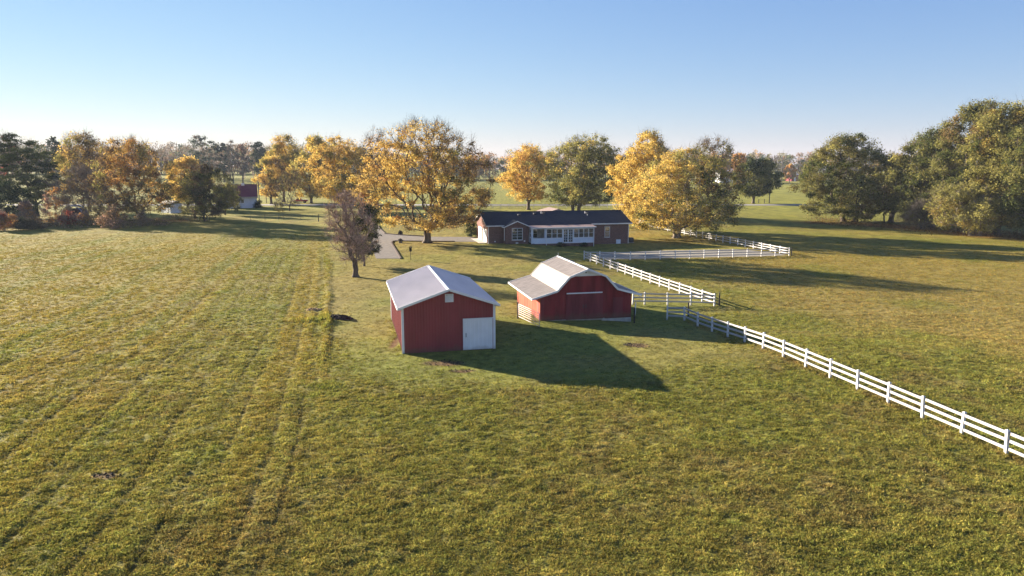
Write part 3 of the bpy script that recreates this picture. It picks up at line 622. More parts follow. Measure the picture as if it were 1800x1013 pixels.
    for a,b in ws: window(T,a,b,.87,2.41,sv+.06,1,2,.055,name='sunroom_window')
    for a,b in ((12.56,13.44),(13.46,14.34)): window(T,a,b,.06,2.40,sv+.05,2,5,.10,name='glazed_door')
    # open screened bay at the left with the house window behind
    part('screen_frame',MB().box(7.22,7.27,sv,sv+.08,.86,2.42).box(9.25,9.3,sv,sv+.08,.86,2.42).box(7.27,9.25,sv,sv+.08,.86,.91),MAT['siding_white'],T)
    window(T,7.7,8.7,.75,2.3,-.01,1,2,.08,name='inner_window')
    part('inner_wall',MB().box(su0+.03,su1-.03,-.008,-.002,.05,2.86),MAT['curtain'],T)
    part('side_wall',MB().box(su0-.03,su0+.02,sv,-1.22,zf,2.6),MAT['siding_white'],T)
    for z in (.35,1.15,1.85): part('side_pane',MB().box(su0-.045,su0-.032,sv+.4,sv+.85,z,z+.5),MAT['glass'],T)
    part('side_wall',MB().box(su1-.02,su1+.03,sv,-.01,zf,2.6),MAT['siding_white'],T)
    rg=random.Random(5)
    for i in range(9):
        u=9.9+i*.95; part('furniture_silhouette' if False else 'patio_chair',MB().box(u-.22,u+.22,-1.2,-.8,.42,.5).box(u-.22,u+.22,-.85,-.8,.5,1.15+.15*rg.random()).box(u-.2,u-.15,-1.18,-1.13,.05,.42).box(u+.15,u+.2,-1.18,-1.13,.05,.42),MAT['white_vinyl'] if i%3 else MAT['interior'],T)
    # right part: window and crawl-space hatch
    window(T,20.9,21.88,.55,2.5,-.002,1,2,.06,name='window'); 
    part('hatch',MB().box(23.1,23.93,-.05,-.002,-.72,.12),MAT['siding_white'],T,bevel=.01)
    part('foundation_strip',MB().box(18.2,W,-.03,-.002,-.95,-.62),MAT['concrete'],T)
    for u,v_,zt_ in ((.05,-.09,2.88),(W-.12,-.09,2.88),(9.55,sv-.12,2.6),(18.0,sv-.13,2.6),(2.62,-1.0,2.6)):
        zlo={.05:-.02,2.62:.5}.get(u,-.75); part('downspout',MB().box(u-.045,u+.045,v_-.05,v_+.03,zlo,zt_),MAT['trim'],T)
    # garage doors in the left gable
    for a,b in ((.95,3.85),(5.0,7.9)):
        d=part('garage_door',MB().box(-.035,-.002,a,b,.02,2.18),MAT['trim'],T)
        for j in range(4): part('door_section',MB().box(-.055,-.035,a+.04,b-.04,.04+j*.54,.54*(j+1)),MAT['siding_white'],d)
        part('door_frame',MB().box(-.075,-.056,a-.10,a+.03,0,2.3).box(-.075,-.056,b-.03,b+.10,0,2.3).box(-.075,-.056,a+.03,b-.03,2.18,2.3),MAT['trim'],d)
    part('apron_slab',MB().box(-1.4,-.04,.5,8.4,-.12,.05),MAT['concrete'],T)
    part('wall_lamp',MB().box(-.16,-.02,4.3,4.5,1.9,2.2),MAT['vent_dark'],T)
    # roof vents
    for u,v_ in ((6.3,3.6),(9.2,3.9),(10.9,4.1),(19.0,3.9),(18.7,3.0)):
        z=2.93+s*(v_+OH)+.08; small=u==18.7
        if small: part('vent_pipe',MB().tube((u,v_,z-.05),(u,v_,z+.25),.05),MAT['trim'],T)
        else:
            part('roof_vent',MB().box(u-.22,u+.22,v_-.22,v_+.22,z-.05,z+.17).box(u-.27,u+.27,v_-.27,v_+.27,z+.17,z+.21),MAT['vent_dark'],T,bevel=.02)
            if u>10: part('vent_pipe',MB().tube((u-.45,v_,z-.05),(u-.45,v_,z+.38),.07),MAT['trim'],T)
    # rear wing gable showing above the ridge
    part('rear_gable_roof',MB().prism([(11.6,RZ-.25),(14.1,RZ+.42),(16.6,RZ-.25)],1,D/2+.4,D+1.5),new_mat('tan_shingles',(.26,.19,.16),.9,.2),T)
    # air conditioner
    c=thing('air_conditioner','dark square air conditioner unit against the right end of the brick house','air conditioner',(0,0,0)); c.location=T.matrix_basis@Vector((W+.75,1.0,-.75)) if False else Vector((x0+math.cos(HY)*(W+.8)-math.sin(HY)*1.0,y0+math.sin(HY)*(W+.8)+math.cos(HY)*1.0,gzf(x0+W,y0+5)))
    c.rotation_euler=(0,0,HY)
    part('cabinet',MB().box(-.42,.42,-.42,.42,.08,.92),MAT['vent_dark'],c,bevel=.03); part('fan_grille',MB().tube((0,0,.92),(0,0,.95),.34,.34,16),MAT['steel'],c); part('pad',MB().box(-.5,.5,-.5,.5,-.1,.08),MAT['concrete'],c)
house()
# ------------------------------------------------------------------ far buildings
def cottage():
    x0,y0,_=gp(449.5,366.2); W,D=9.6,7.2
    T=thing('white_cottage','white cottage with steep maroon roof half hidden by the dark round tree','house',(x0-W*math.cos(R(20)),y0-W*math.sin(R(20))+1.5,0),R(20))
    part('wall',MB().box(0,W,0,.2,-.2,3.3),MAT['siding_white'],T); part('wall',MB().box(0,W,D-.2,D,-.2,3.3),MAT['siding_white'],T)
    g_=[(.2,-.2),(D-.2,-.2),(D-.2,3.3),(D/2,6.75),(.2,3.3)]
    for xx in (0,W-.2): part('wall',MB().prism(g_,0,xx,xx+.2),MAT['siding_white'],T)
    for a,b in ((-.35,D/2),(D+.35,D/2)): part('roof',MB().prism([(a,3.0),(b,6.85),(b,7.0),(a,3.15)],0,-.3,W+.3),MAT['roof_red'],T)
    part('eave_board',MB().box(-.3,W+.3,-.42,-.36,2.95,3.35),MAT['old_roof_pale'],T)
    part('chimney',MB().box(5.4,6.3,D/2-.4,D/2+.2,6.5,7.35),MAT['trim'],T)
    for a in (3.4,5.0): window(T,a,a+.95,1.5,2.75,-.002,1,2,.09)
cottage()
def shedlet():
    x0,y0,_=gp(300,375.5)
    T=thing('white_outbuilding','small white outbuilding peeping out behind the big orange brown tree','outbuilding',(x0,y0,0),R(50))
    part('wall',MB().box(0,3.2,0,5.5,-.2,2.5),MAT['siding_white'],T)
    part('roof',MB().prism([(-.25,2.45),(1.6,3.2),(3.45,2.45),(3.45,2.55),(1.6,3.32),(-.25,2.55)],1,-.25,5.75),MAT['old_roof_pale'],T)
    part('door',MB().box(-.04,-.002,1.2,2.1,0,1.95),MAT['trim'],T)
shedlet()
def hoop():
    a=gp(108,387); b=gp(155,386); T=thing('hoop_frame','pale arched hoop frame over a maroon cover among the sumac bushes','frame',a); O=Vector(a); r=(b[0]-a[0])/2
    for k,dy in enumerate((0,2.2)):
        m=MB(); pr=None
        for i in range(15):
            t=math.pi*i/14; p=Vector((r-r*math.cos(t),dy,3.4*math.sin(t)**.8))
            if pr: m.tube(pr,p,.11,n=6,cap=False)
            pr=p
        part('hoop',m,MAT['steel'],T,smooth=True)
    m=MB(); n=12; V=[]
    for i in range(n+1):
        t=math.pi*i/n; 
        for dy in (.4,3.2): V.append((r-.82*r*math.cos(t),dy,2.75*math.sin(t)**.8))
    m.add(V,[(2*i,2*i+1,2*i+3,2*i+2) for i in range(n)]); m.add([V[2*i] for i in range(n+1)],[tuple(range(n+1))])
    part('cover',m,MAT['maroon'],T)
hoop()
def far_building(lab,px0,px1,py,Yd,h,wallm,roofm,rot=0,ridge=1.6,name='farm_building'):
    d=Yd; x0=(px0-900)/F_PX*d; x1=(px1-900)/F_PX*d; z=gzf(x0,d); W=x1-x0
    T=thing(name,lab,'barn',(x0,d,z),rot); D=12
    part('wall',MB().box(0,W,0,D,-.5,h),MAT[wallm],T)
    part('roof',MB().prism([(-.5,h-.1),(D/2,h+ridge),(D+.5,h-.1),(D+.5,h+.1),(D/2,h+ridge+.25),(-.5,h+.1)],0,-.5,W+.5),MAT[roofm],T)
    part('door',MB().box(W*.4,W*.6,-.06,-.01,0,h*.75),MAT['trim'],T)
far_building('long pale metal roofed building far off behind the round dark tree',1262,1314,305,500,7.0,'white_metal','white_metal',0,2.2)
far_building('small red barn at the far end of the green meadow',1386,1398,320,540,4.5,'red_door','old_roof',0,1.8)
# ------------------------------------------------------------------ poles and posts
def pole(lab,px,py,h,mat='pole_wood',arm=False,r=.14):
    x,y,z=gp(px,py); T=thing('utility_pole',lab,'pole',(x,y,z),0); part('shaft',MB().tube((0,0,-.5),(0,0,h),r,r*.7,8),MAT[mat],T)
    if arm: part('crossarm',MB().box(-1.1,1.1,-.07,.07,h-.8,h-.62),MAT[mat],T)
    part('cap',MB().tube((0,0,h),(0,0,h+.12),r*.75,r*.4,8),MAT['steel'],T)
    return Vector((x,y,z+h))
pole('grey wooden pole close beside the white cottage',456.5,365.0,9.6,arm=False,r=.17)
pole('thinner grey pole between the cottage pole and the small yellow maple',468.5,357,8.5,r=.13)
pole('leaning dark pole in front of the green meadow by the road',1352,357.5,8.6,'dark_wood',r=.17)
p0=pole('tall pale pole with crossarm at the far treeline',1373,321,17,arm=True,r=.28); p0=Vector(p0)
w=MB()
for dx in (-1,1):
    q=Vector((260,p0.y+30,p0.z-2)); pr=None
    for i in range(9):
        t=i/8; p=p0.lerp(q+Vector((80,0,2)),t)+Vector((dx,0,-.7-3*math.sin(math.pi*t)));
        if pr: w.tube(pr,p,.03,n=4,cap=False)
        pr=p
tag(link('power_line',w.mesh('power_line',MAT['steel'])),'thin power line running right from the tall pale far pole','power line')
for px in (1333.5,1343.5):
    x,y,z=gp(px,357.5); tag(link('marker_post',MB().tube((0,0,-.2),(0,0,1.4),.12,.1,6).tube((0,0,1.4),(0,0,1.46),.1,.05,6).mesh('marker_post',MAT['dark_wood']),None,(x,y,z)),'short dark roadside post '+('nearest the round dark tree' if px<1340 else 'between the round dark tree and the leaning pole'),'post','short posts along the road')
def birdhouse():
    x,y,z=gp(722,457); T=thing('birdhouse','dark birdhouse on a thin pole on the lawn behind the metal shed','birdhouse',(x,y,z))
    part('pole',MB().tube((0,0,-.3),(0,0,1.25),.035,n=6),MAT['dark_wood'],T)
    b=part('box',MB().box(-.16,.16,-.14,.14,1.2,1.78),MAT['dark_wood'],T)
    part('roof',MB().prism([(-.22,1.76),(0,1.92),(.22,1.76),(.22,1.80),(0,1.97),(-.22,1.80)],1,-.2,.2),MAT['dark_wood'],T)
    part('perch',MB().tube((0,-.14,1.4),(0,-.26,1.4),.012,n=5),MAT['dark_wood'],T)
birdhouse()
def edging():
    T=thing('driveway_edging','dark landscape timbers edging the lawn corner of the driveway','edging',gp(704,455)); O=T.location.copy()
    pts=[gp(*p) for p in ((704.5,455.5),(700,448),(696,441),(691.5,434),(688,428),(689.5,425.2),(694,424.3),(715,424.5),(740,424.8),(770,425),(800,425.2))]
    for a,b in zip(pts,pts[1:]):
        a=Vector(a)-O;b=Vector(b)-O; L=(b-a).length; n=max(1,int(L/2.6))
        for i in range(n):
            p=a.lerp(b,(i+.01)/n); q=a.lerp(b,(i+.99)/n); part('timber',MB().bar(p+Vector((0,0,.07)),q+Vector((0,0,.07)),.22 if len(pts) else .1,.16),MAT['edging'],T)
    T2=thing('driveway_edging','dark landscape timbers edging the far side of the driveway fork','edging',gp(664,398)); O=T2.location.copy()
    pts=[gp(*p) for p in ((664,397),(669,404.5),(677,411.5),(700,413.5),(724,415),(745,416))]
    for a,b in zip(pts,pts[1:]):
        a=Vector(a)-O;b=Vector(b)-O; L=(b-a).length; n=max(1,int(L/2.6))
        for i in range(n):
            p=a.lerp(b,(i+.01)/n); q=a.lerp(b,(i+.99)/n); part('timber',MB().bar(p+Vector((0,0,.08)),q+Vector((0,0,.08)),.24,.2),MAT['edging'],T2)
edging()
def lumpy(rx,ry,rz,seed,n=14,mat='tar',name='mound'):
    rg=np.random.RandomState(seed); V=[];Fc=[]; m=9
    for j in range(m+1):
        ph=math.pi/2*j/m
        for i in range(n):
            t=2*math.pi*i/n; k=1+.5*(float(vn(np.array([t*1.5+seed]),np.array([ph*2.0]),.7,seed%5)[0])-.5)+.1*rg.randn()
            V.append((rx*math.cos(t)*math.cos(ph)*k,ry*math.sin(t)*math.cos(ph)*k,rz*math.sin(ph)*k-.06))
    for j in range(m):
        for i in range(n): Fc.append((j*n+i,j*n+(i+1)%n,(j+1)*n+(i+1)%n,(j+1)*n+i))
    b=MB(); b.add(V,Fc); return b
def mound():
    x,y,z=gp(592,561); T=thing('earth_mound','low mound of dark charred earth and sticks in bright weeds beside the mown strip','mound',(x,y,z),R(-8))
    part('soil',lumpy(1.0,.6,.42,4),MAT['tar'],T); part('soil',lumpy(.75,.5,.40,9),MAT['tar'],T,loc=(.75,-.12,0)); part('soil',lumpy(.45,.3,.2,12),MAT['edging'],T,loc=(-.75,-.1,0))
    rg=random.Random(2)
    for i in range(9):
        a=rg.random()*3.14; c=Vector((rg.uniform(-.7,1.0),rg.uniform(-.3,.2),rg.uniform(.15,.3))); d=Vector((math.cos(a),math.sin(a)*.5,rg.uniform(-.1,.25)))*rg.uniform(.3,.6)
        part('stick',MB().tube(c-d,c+d,.035,.02,6),MAT['bark'],T)
    x,y,z=gp(552,545); o=link('straw_heap',lumpy(.75,.4,.22,21).mesh('straw_heap',new_mat('dry_straw',(.36,.24,.11),.95,.3,3,.5)),None,(x,y,z)); tag(o,'small tan heap of dry straw just behind the dark earth mound','heap')
    x,y,z=gp(704,412.5); o=link('planter_bush',lumpy(.42,.42,.75,31).mesh('planter_bush',MAT['tar']),None,(x,y,z)); tag(o,'small dark rounded stump on the far edge of the driveway fork','stump')
    x,y,z=gp(704,427); T=thing('planter_stump','low dark planter stump on the lawn at the driveway corner','stump',(x,y,z)); part('stump',MB().tube((0,0,-.1),(0,0,.42),.34,.3,10),MAT['bark'],T); part('plant',lumpy(.42,.42,.32,7),MAT['tar'],T,loc=(0,0,.42))
mound()
def clods():
    # crumbled soil lying in the bare patches
    rg=np.random.RandomState(8); m=MB()
    for (px,py,rx,ry,s_) in SP[:4]:
        cx,cy,cz=gp(px,py)
        for i in range(90 if s_<2 else 30):
            t=rg.rand()*6.28; r=rg.rand()**.6; x=cx+rx*r*math.cos(t); y=cy+ry*r*math.sin(t); q=.02+.055*rg.rand()**2; a=rg.rand()*3
            c,s2=math.cos(a)*q,math.sin(a)*q; z=gzf(x,y)+.0
            m.add([(x+c,y+s2,z),(x-s2,y+c,z),(x-c,y-s2,z),(x+s2,y-c,z),(x,y,z+q*1.2)],[(0,1,4),(1,2,4),(2,3,4),(3,0,4)])
    tag(link('soil_clods',m.mesh('soil_clods',MAT['tar'])),'crumbled dark soil in the bare patches of the lawn','soil',kind='stuff')
clods()
def pickup():
    x,y,z=gp(512,357.0); T=thing('pickup_truck','old red pickup truck parked under the yellow maples','pickup truck',(x+.2,y,z),R(6))
    prof=[(0,.45),(0,.95),(1.55,1.0),(1.62,1.02),(2.0,1.62),(3.15,1.66),(3.3,1.05),(5.2,1.02),(5.2,.5)]
    prof=[(0,.5),(0.02,.92),(1.25,1.04),(1.75,1.08),(3.3,1.08),(3.32,1.04),(5.2,1.04),(5.2,.5),(4.6,.42),(.6,.42)]
    part('body',MB().prism(prof,1,0,1.85),MAT['truck_red'],T,bevel=.05)
    part('cab',MB().prism([(1.3,1.06),(1.8,1.68),(3.05,1.70),(3.3,1.06)],1,.1,1.75),MAT['truck_red'],T,bevel=.05)
    for yy in (.085,1.735): part('side_window',MB().prism([(1.55,1.12),(1.92,1.60),(2.95,1.62),(3.1,1.12)],1,yy,yy+.03),MAT['glass'],T)
    part('bumper',MB().box(-.12,.02,.05,1.8,.42,.62),MAT['steel'],T); part('bumper',MB().box(5.18,5.3,.05,1.8,.42,.62),MAT['steel'],T)
    part('grille',MB().box(-.03,.03,.3,1.55,.62,.86),MAT['steel'],T)
    for yy in (.2,1.65): part('headlight',MB().tube((-.05,yy,.76),(.04,yy,.76),.1),MAT['white_metal'],T)
    for xx in (.95,4.15):
        for yy in (-.04,1.65):
            w_=part('wheel',MB().tube((xx,yy,.36),(xx,yy+.24,.36),.36,n=16),MAT['tyre'],T); part('rim',MB().tube((xx,yy-.01,.36),(xx,yy+.25,.36),.19,n=12),MAT['steel'],w_)
    part('side_panel',MB().box(.1,.9,-.02,.0,.6,.9),MAT['white_metal'],T,label='pale front wing')
pickup()
# ------------------------------------------------------------------ trees
Yl=(.68,.50,.13); Go=(.62,.42,.115); Or=(.54,.29,.085); Ol=(.225,.21,.065); Gr=(.115,.13,.038); Lg=(.37,.33,.095); Br=(.185,.12,.06); Dg=(.040,.056,.024); Pk=(.42,.26,.18); Rd=(.30,.07,.045); Gy=(.17,.14,.115)
def noise3(d,rg,n=9,f=2.2):
    o=np.zeros(len(d))
    for i in range(n):
        a=rg.normal(size=3)*f; o+=np.sin(d@a+rg.rand()*6.28)
    return o/math.sqrt(n)
def tube_mesh(segs):
    """segs: list of (p,q,r0,r1) -> tapered prisms, joined"""
    if not len(segs): return np.zeros((0,3)),np.zeros((0,4),int)
    P=np.array([s[0] for s in segs]);Q=np.array([s[1] for s in segs]);r0=np.array([s[2] for s in segs]);r1=np.array([s[3] for s in segs])
    d=Q-P; d/=np.linalg.norm(d,axis=1,keepdims=True)+1e-9; up=np.where(np.abs(d[:,2:3])>.9,np.array([[1.,0,0]]),np.array([[0,0,1.]])); a=np.cross(d,up); a/=np.linalg.norm(a,axis=1,keepdims=True)+1e-9; b=np.cross(d,a)
    k=5; V=[]
    for c,r in ((P-d*r0[:,None]*.3,r0),(Q+d*r1[:,None]*.3,r1)):
        for i in range(k):
            t=2*math.pi*i/k; V.append(c+(a*math.cos(t)+b*math.sin(t))*r[:,None])
    V=np.stack(V,1); n=len(segs); base=(np.arange(n)*2*k)[:,None]; F=[]
    for i in range(k):
        j=(i+1)%k; F.append(base+np.array([[i,j,j+k,i+k]]))
    return V.reshape(-1,3),np.concatenate(F,0)
def quads(cen,size,rg,elong=1.0,flatn=.0):
    n=len(cen); a=rg.normal(size=(n,3)); a/=np.linalg.norm(a,axis=1,keepdims=True); b=rg.normal(size=(n,3)); 
    if flatn: b[:,2]*=(1-flatn); a[:,2]*=(1-flatn)
    b-=a*(a*b).sum(1,keepdims=True); b/=np.linalg.norm(b,axis=1,keepdims=True)+1e-9
    a=a*(size*elong)[:,None]/2; b=b*size[:,None]/2*.75
    V=np.stack([cen-a,cen+b*1.0-a*.15,cen+a,cen-b],1).reshape(-1,3); F=np.arange(4*n).reshape(n,4); return V,F
def strips(P,Q,w,rg):
    n=len(P); d=Q-P; s=np.cross(d,rg.normal(size=(n,3))); s/=np.linalg.norm(s,axis=1,keepdims=True)+1e-9; s=s*w[:,None]/2
    V=np.stack([P-s,P+s,Q+s*.4,Q-s*.4],1).reshape(-1,3); return V,np.arange(4*n).reshape(n,4)
def crown_profile(kind,t):
    if kind=='round': return np.sin(math.pi*np.clip(.06+.90*t,0,1)**.85)**.62
    if kind=='vase': return (.35+.75*t)*np.sqrt(np.clip(1-((t-.5)/.52)**4,0,1))*1.0
    if kind=='dome': return np.sqrt(np.clip(1-t**2.2,0,1))*(.78+.22*np.clip(t*4,0,1))
    if kind=='oval': return np.sqrt(np.clip(1-((t-.45)/.56)**2,0,1))
    if kind=='cone': return (1-t)**.8*.95+.05
    if kind=='pine': return np.where(t<.35,.35+1.1*t,np.sqrt(np.clip(1-((t-.55)/.46)**2,0,1))*.9)
    return np.ones_like(t)
def make_tree(name,label,cat,base,H,W,hb=2.5,prof='round',ncl=170,nleaf=90,leaf=.26,pal=((Yl,1),),pal_r=None,seed=1,stems=1,trunk=.4,bark='bark',csz=1.0,top_sparse=0.0,twigs=10,twigmat=None,lean=(0,0),gap=.15,lobes=.30,mat='leaf',squash=.7,fork=.55,shell=.45,off=(0,0),group=None,patch=4.5,fuzz=1.0,wy=None):
    rg=np.random.RandomState(seed); wy=wy or W*.92; W=W*1.07; nleaf=int(nleaf*(2.1 if ncl>80 else 1.4)); csz=csz*1.15
    T=thing(name,label,cat,base,0,group)
    # clump centres inside an uneven envelope
    ph=rg.uniform(0,6.28,6)
    C_=[]; tries=0
    while len(C_)<ncl and tries<60:
        tries+=1; m=ncl*2; t=rg.rand(m)**.95; th=rg.rand(m)*2*math.pi
        d=np.stack([np.cos(th),np.sin(th),t*2-1],1); lob=1+lobes*(.5*np.sin(2*th+ph[0]+3*t)+.4*np.sin(3*th+ph[1]-5*t)+.35*np.sin(5*th+ph[2]+7*t))*.8
        f=rg.rand(m)**shell; rr=crown_profile(prof,t)*lob*f
        topv=1+lobes*.45*(np.sin(2*th+ph[3])+np.sin(3*th+ph[4]))*.5
        x=np.cos(th)*rr*W/2*.93; y=np.sin(th)*rr*wy/2*.93; z=hb+(H-hb)*(t*(.93*np.clip(topv,.8,1.05)))
        p=np.stack([x,y,z],1); keep=(noise3(p/ (W*.5),np.random.RandomState(seed+99),8,2.6)>-1.1+gap*2.0)
        for q in p[keep]:
            if len(C_)>=ncl: break
            if not C_ or np.min(np.linalg.norm(np.array(C_)-q,axis=1))>.33*W/ (ncl**(1/3.)): C_.append(q)
    Cn=np.array(C_); n=len(Cn); Cn[:,0]+=off[0]*(Cn[:,2]/H); Cn[:,1]+=off[1]*(Cn[:,2]/H)
    # skeleton: greedy tree that balances wire length with path length
    hf=hb*fork+.4; nodes=[];par=[];pl=[]
    for s in range(stems):
        a=s/max(1,stems)*6.28+seed; r=0 if stems==1 else trunk*1.1
        nodes.append(np.array([r*math.cos(a),r*math.sin(a),0.])); par.append(-1); pl.append(0)
        k=4
        for i in range(1,k+1):
            tt=i/k; sp=(0 if stems==1 else 1)*tt*hf*.22
            nodes.append(np.array([r*math.cos(a)+sp*math.cos(a)+lean[0]*tt+rg.normal(0,.05),r*math.sin(a)+sp*math.sin(a)+lean[1]*tt+rg.normal(0,.05),hf*tt])); par.append(len(nodes)-2); pl.append(hf*tt)
    tips=[i for i in range(len(nodes)) if abs(nodes[i][2]-hf)<1e-6]; start=set(tips)
    inner=Cn*np.array([.5,.5,1])[None]*rg.uniform(.6,1,(n,1)); inner[:,2]=hf+(inner[:,2]-hf)*.75; inner=inner[rg.rand(n)<.35]; inner=inner[inner[:,2]>hf+.3]
    allp=np.concatenate([Cn,inner]); isleaf=np.concatenate([np.ones(n,bool),np.zeros(len(inner),bool)])
    todo=np.arange(len(allp)); N_=np.array(nodes); cost=np.full(len(allp),1e9); who=np.zeros(len(allp),int)
    def upd(k,node,plen):
        d=np.linalg.norm(allp-node,axis=1); c=d+.45*(plen)+np.where(allp[:,2]<node[2]-1.0,3.0,0)
        b=c<cost; cost[b]=c[b]; who[b]=k
    for k in tips: upd(k,nodes[k],pl[k])
    done=np.zeros(len(allp),bool); nid={}
    for _ in range(len(allp)):
        c=np.where(done,1e9,cost); j=int(np.argmin(c)); w=who[j]; done[j]=True
        p=nodes[w]; q=allp[j]; L=np.linalg.norm(q-p)
        pd=p-nodes[par[w]] if par[w]>=0 else np.array([0,0,1.]); pd=pd/(np.linalg.norm(pd)+1e-6)
        mid=(p+q)/2+pd*L*.10+rg.normal(0,.03,3)*L+np.array([0,0,-.04*L]); nodes.append(mid); par.append(w); pl.append(pl[w]+L/2); nodes.append(q); par.append(len(nodes)-2); pl.append(pl[w]+L); upd(len(nodes)-1,q,pl[-1])
    m=len(nodes); cnt=np.zeros(m)
    ch=np.zeros(m,int)
    for i in range(m):
        if par[i]>=0: ch[par[i]]+=1
    cnt[ch==0]=1
    for i in range(m-1,-1,-1):
        if par[i]>=0: cnt[par[i]]+=cnt[i] if cnt[i] else 1
    tot=max(cnt); rad=trunk/2*(np.maximum(cnt,1)/tot)**.56; rad=np.maximum(rad,.015)
    segs=[]
    for i in range(m):
        if par[i]>=0:
            p=nodes[par[i]]; fl=1.45 if nodes[par[i]][2]<.05 else 1.0
            segs.append((p,nodes[i],min(rad[par[i]],rad[i]*1.25)*fl,rad[i]))
        elif True:
            pass
    for i in range(m):
        if par[i]==-1: segs.append((nodes[i]-np.array([0,0,.5]),nodes[i],rad[i]*1.8,rad[i]*1.5))
    V1,F1=tube_mesh(segs); link('trunk',np_mesh('trunk',V1,F1,MAT[bark]),T)
    # leaves
    zr=(Cn[:,2]-hb)/(H-hb); dens=np.clip(1-top_sparse*sstep(.45,.95,zr),.05,1)*rg.uniform(.45,1.4,n); k=np.maximum(3,(nleaf*dens)).astype(int)
    ci=np.repeat(np.arange(n),k); tl=len(ci); u=rg.normal(size=(tl,3)); u/=np.linalg.norm(u,axis=1,keepdims=True); rad_=(rg.rand(tl)**.55)*csz*rg.uniform(.65,1.3,n)[ci]*fuzz
    lob=1+.35*np.sin(u@np.array([5,3,4.])+ci*1.7); cen=Cn[ci]+u*(rad_*lob)[:,None]*np.array([1,1,squash])
    cen[:,2]=np.maximum(cen[:,2],.15); V2,F2=quads(cen,leaf*rg.uniform(.6,1.35,tl),rg,1.25,.25)
    # colour: patches of neighbouring branches turn together
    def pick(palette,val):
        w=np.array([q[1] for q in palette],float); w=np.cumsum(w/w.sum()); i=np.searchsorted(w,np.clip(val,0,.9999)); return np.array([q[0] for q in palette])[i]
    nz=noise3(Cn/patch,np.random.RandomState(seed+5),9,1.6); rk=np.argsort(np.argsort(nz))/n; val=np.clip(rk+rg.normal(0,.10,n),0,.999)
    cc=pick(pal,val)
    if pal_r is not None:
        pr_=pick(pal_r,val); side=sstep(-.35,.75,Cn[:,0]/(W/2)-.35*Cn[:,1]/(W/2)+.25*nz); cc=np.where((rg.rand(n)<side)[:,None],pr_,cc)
    lc=cc[ci]*(1+.0*u[:,:1]); j2=rg.rand(tl)<.18; oth=cc[rg.randint(0,n,tl)]; lc=np.where(j2[:,None],oth,lc)*rg.uniform(.72,1.28,(tl,1))
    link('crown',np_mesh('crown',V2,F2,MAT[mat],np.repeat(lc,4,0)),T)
    if twigs:
        kt=np.repeat(np.arange(n),twigs); a=Cn[kt]+rg.normal(0,.15,(len(kt),3))*csz; out=Cn[kt]-np.array([0,0,hb]); out/=np.linalg.norm(out,axis=1,keepdims=True)+1e-6; out[:,2]=np.abs(out[:,2])
        dd=out*.7+rg.normal(0,.55,(len(kt),3)); dd[:,2]+=.35*(zr[kt]>.4); dd/=np.linalg.norm(dd,axis=1,keepdims=True); b=a+dd*rg.uniform(.6,1.5,(len(kt),1))*csz
        V3,F3=strips(a,b,rg.uniform(.02,.045,len(kt)),rg)
        # finer side twigs
        e=np.repeat(np.arange(len(a)),2); s=a[e]+(b-a)[e]*rg.uniform(.3,.9,(len(e),1)); V4,F4=strips(s,s+(dd[e]*.5+rg.normal(0,.5,(len(e),3)))*rg.uniform(.3,.8,(len(e),1))*csz,rg.uniform(.012,.028,len(e)),rg)
        link('twigs',np_mesh('twigs',np.concatenate([V3,V4]),np.concatenate([F3,F4+len(V3)]),MAT[twigmat or bark]),T)
    return T
def tree_at(name,label,cat,px,py,top,x0,x1,**kw):
    """survey numbers: foot, top and crown width as seen in the photograph -> metres"""
    x,y,z=gp(px,py); dep=y*_c+(CAM_Z-z)*_s; a=(0,0); b_=(506.5-top)/F_PX; zt=CAM_Z+y*(-_s+b_*_c)/(_c+b_*_s)
    W=(x1-x0)/F_PX*dep; mid=((x0+x1)/2-px)/F_PX*dep
    return make_tree(name,label,cat,(x,y,z),zt-z,W,off=(mid*1.6,0),**kw)
G_M='golden maples round the house'
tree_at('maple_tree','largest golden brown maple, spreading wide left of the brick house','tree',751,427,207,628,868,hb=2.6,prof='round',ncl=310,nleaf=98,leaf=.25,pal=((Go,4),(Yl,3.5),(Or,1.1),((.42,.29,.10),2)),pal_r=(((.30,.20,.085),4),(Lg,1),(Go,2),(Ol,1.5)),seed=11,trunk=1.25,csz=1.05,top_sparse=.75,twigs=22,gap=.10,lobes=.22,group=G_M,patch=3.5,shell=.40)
tree_at('maple_tree','bright yellow maple with its foot near the red pickup','tree',547,358,238,513,600,hb=2.5,ncl=190,nleaf=110,leaf=.34,pal=((Yl,4),(Go,1.5),(Lg,1)),pal_r=((Lg,2),(Yl,1),(Ol,2)),seed=12,trunk=1.0,csz=1.35,twigs=8,gap=.10,group=G_M)
tree_at('maple_tree','yellow maple with dark open limbs just behind the bare foreground tree','tree',606,372,232,545,668,hb=2.8,ncl=210,nleaf=75,leaf=.34,pal=((Yl,4),(Go,3),(Lg,1)),pal_r=((Ol,2),(Lg,1),(Go,1.6)),seed=13,trunk=1.1,csz=1.3,twigs=12,top_sparse=.35,gap=.28,group=G_M)
tree_at('maple_tree','thin topped brown yellow maple between the yellow maples and the largest one','tree',664,374,226,622,712,hb=4,ncl=120,nleaf=55,leaf=.34,pal=((Go,2),(Br,2),(Or,1)),seed=14,trunk=.8,csz=1.3,twigs=16,top_sparse=.8,gap=.2,group=G_M)
tree_at('maple_tree','small golden maple right beside the thin grey poles','tree',477,359,274,447,508,hb=2.6,ncl=100,nleaf=80,leaf=.33,pal=((Go,2.5),(Yl,2),(Lg,1)),pal_r=((Go,1),(Br,1),(Ol,1)),seed=15,trunk=.85,csz=1.2,twigs=10,gap=.12,group=G_M)
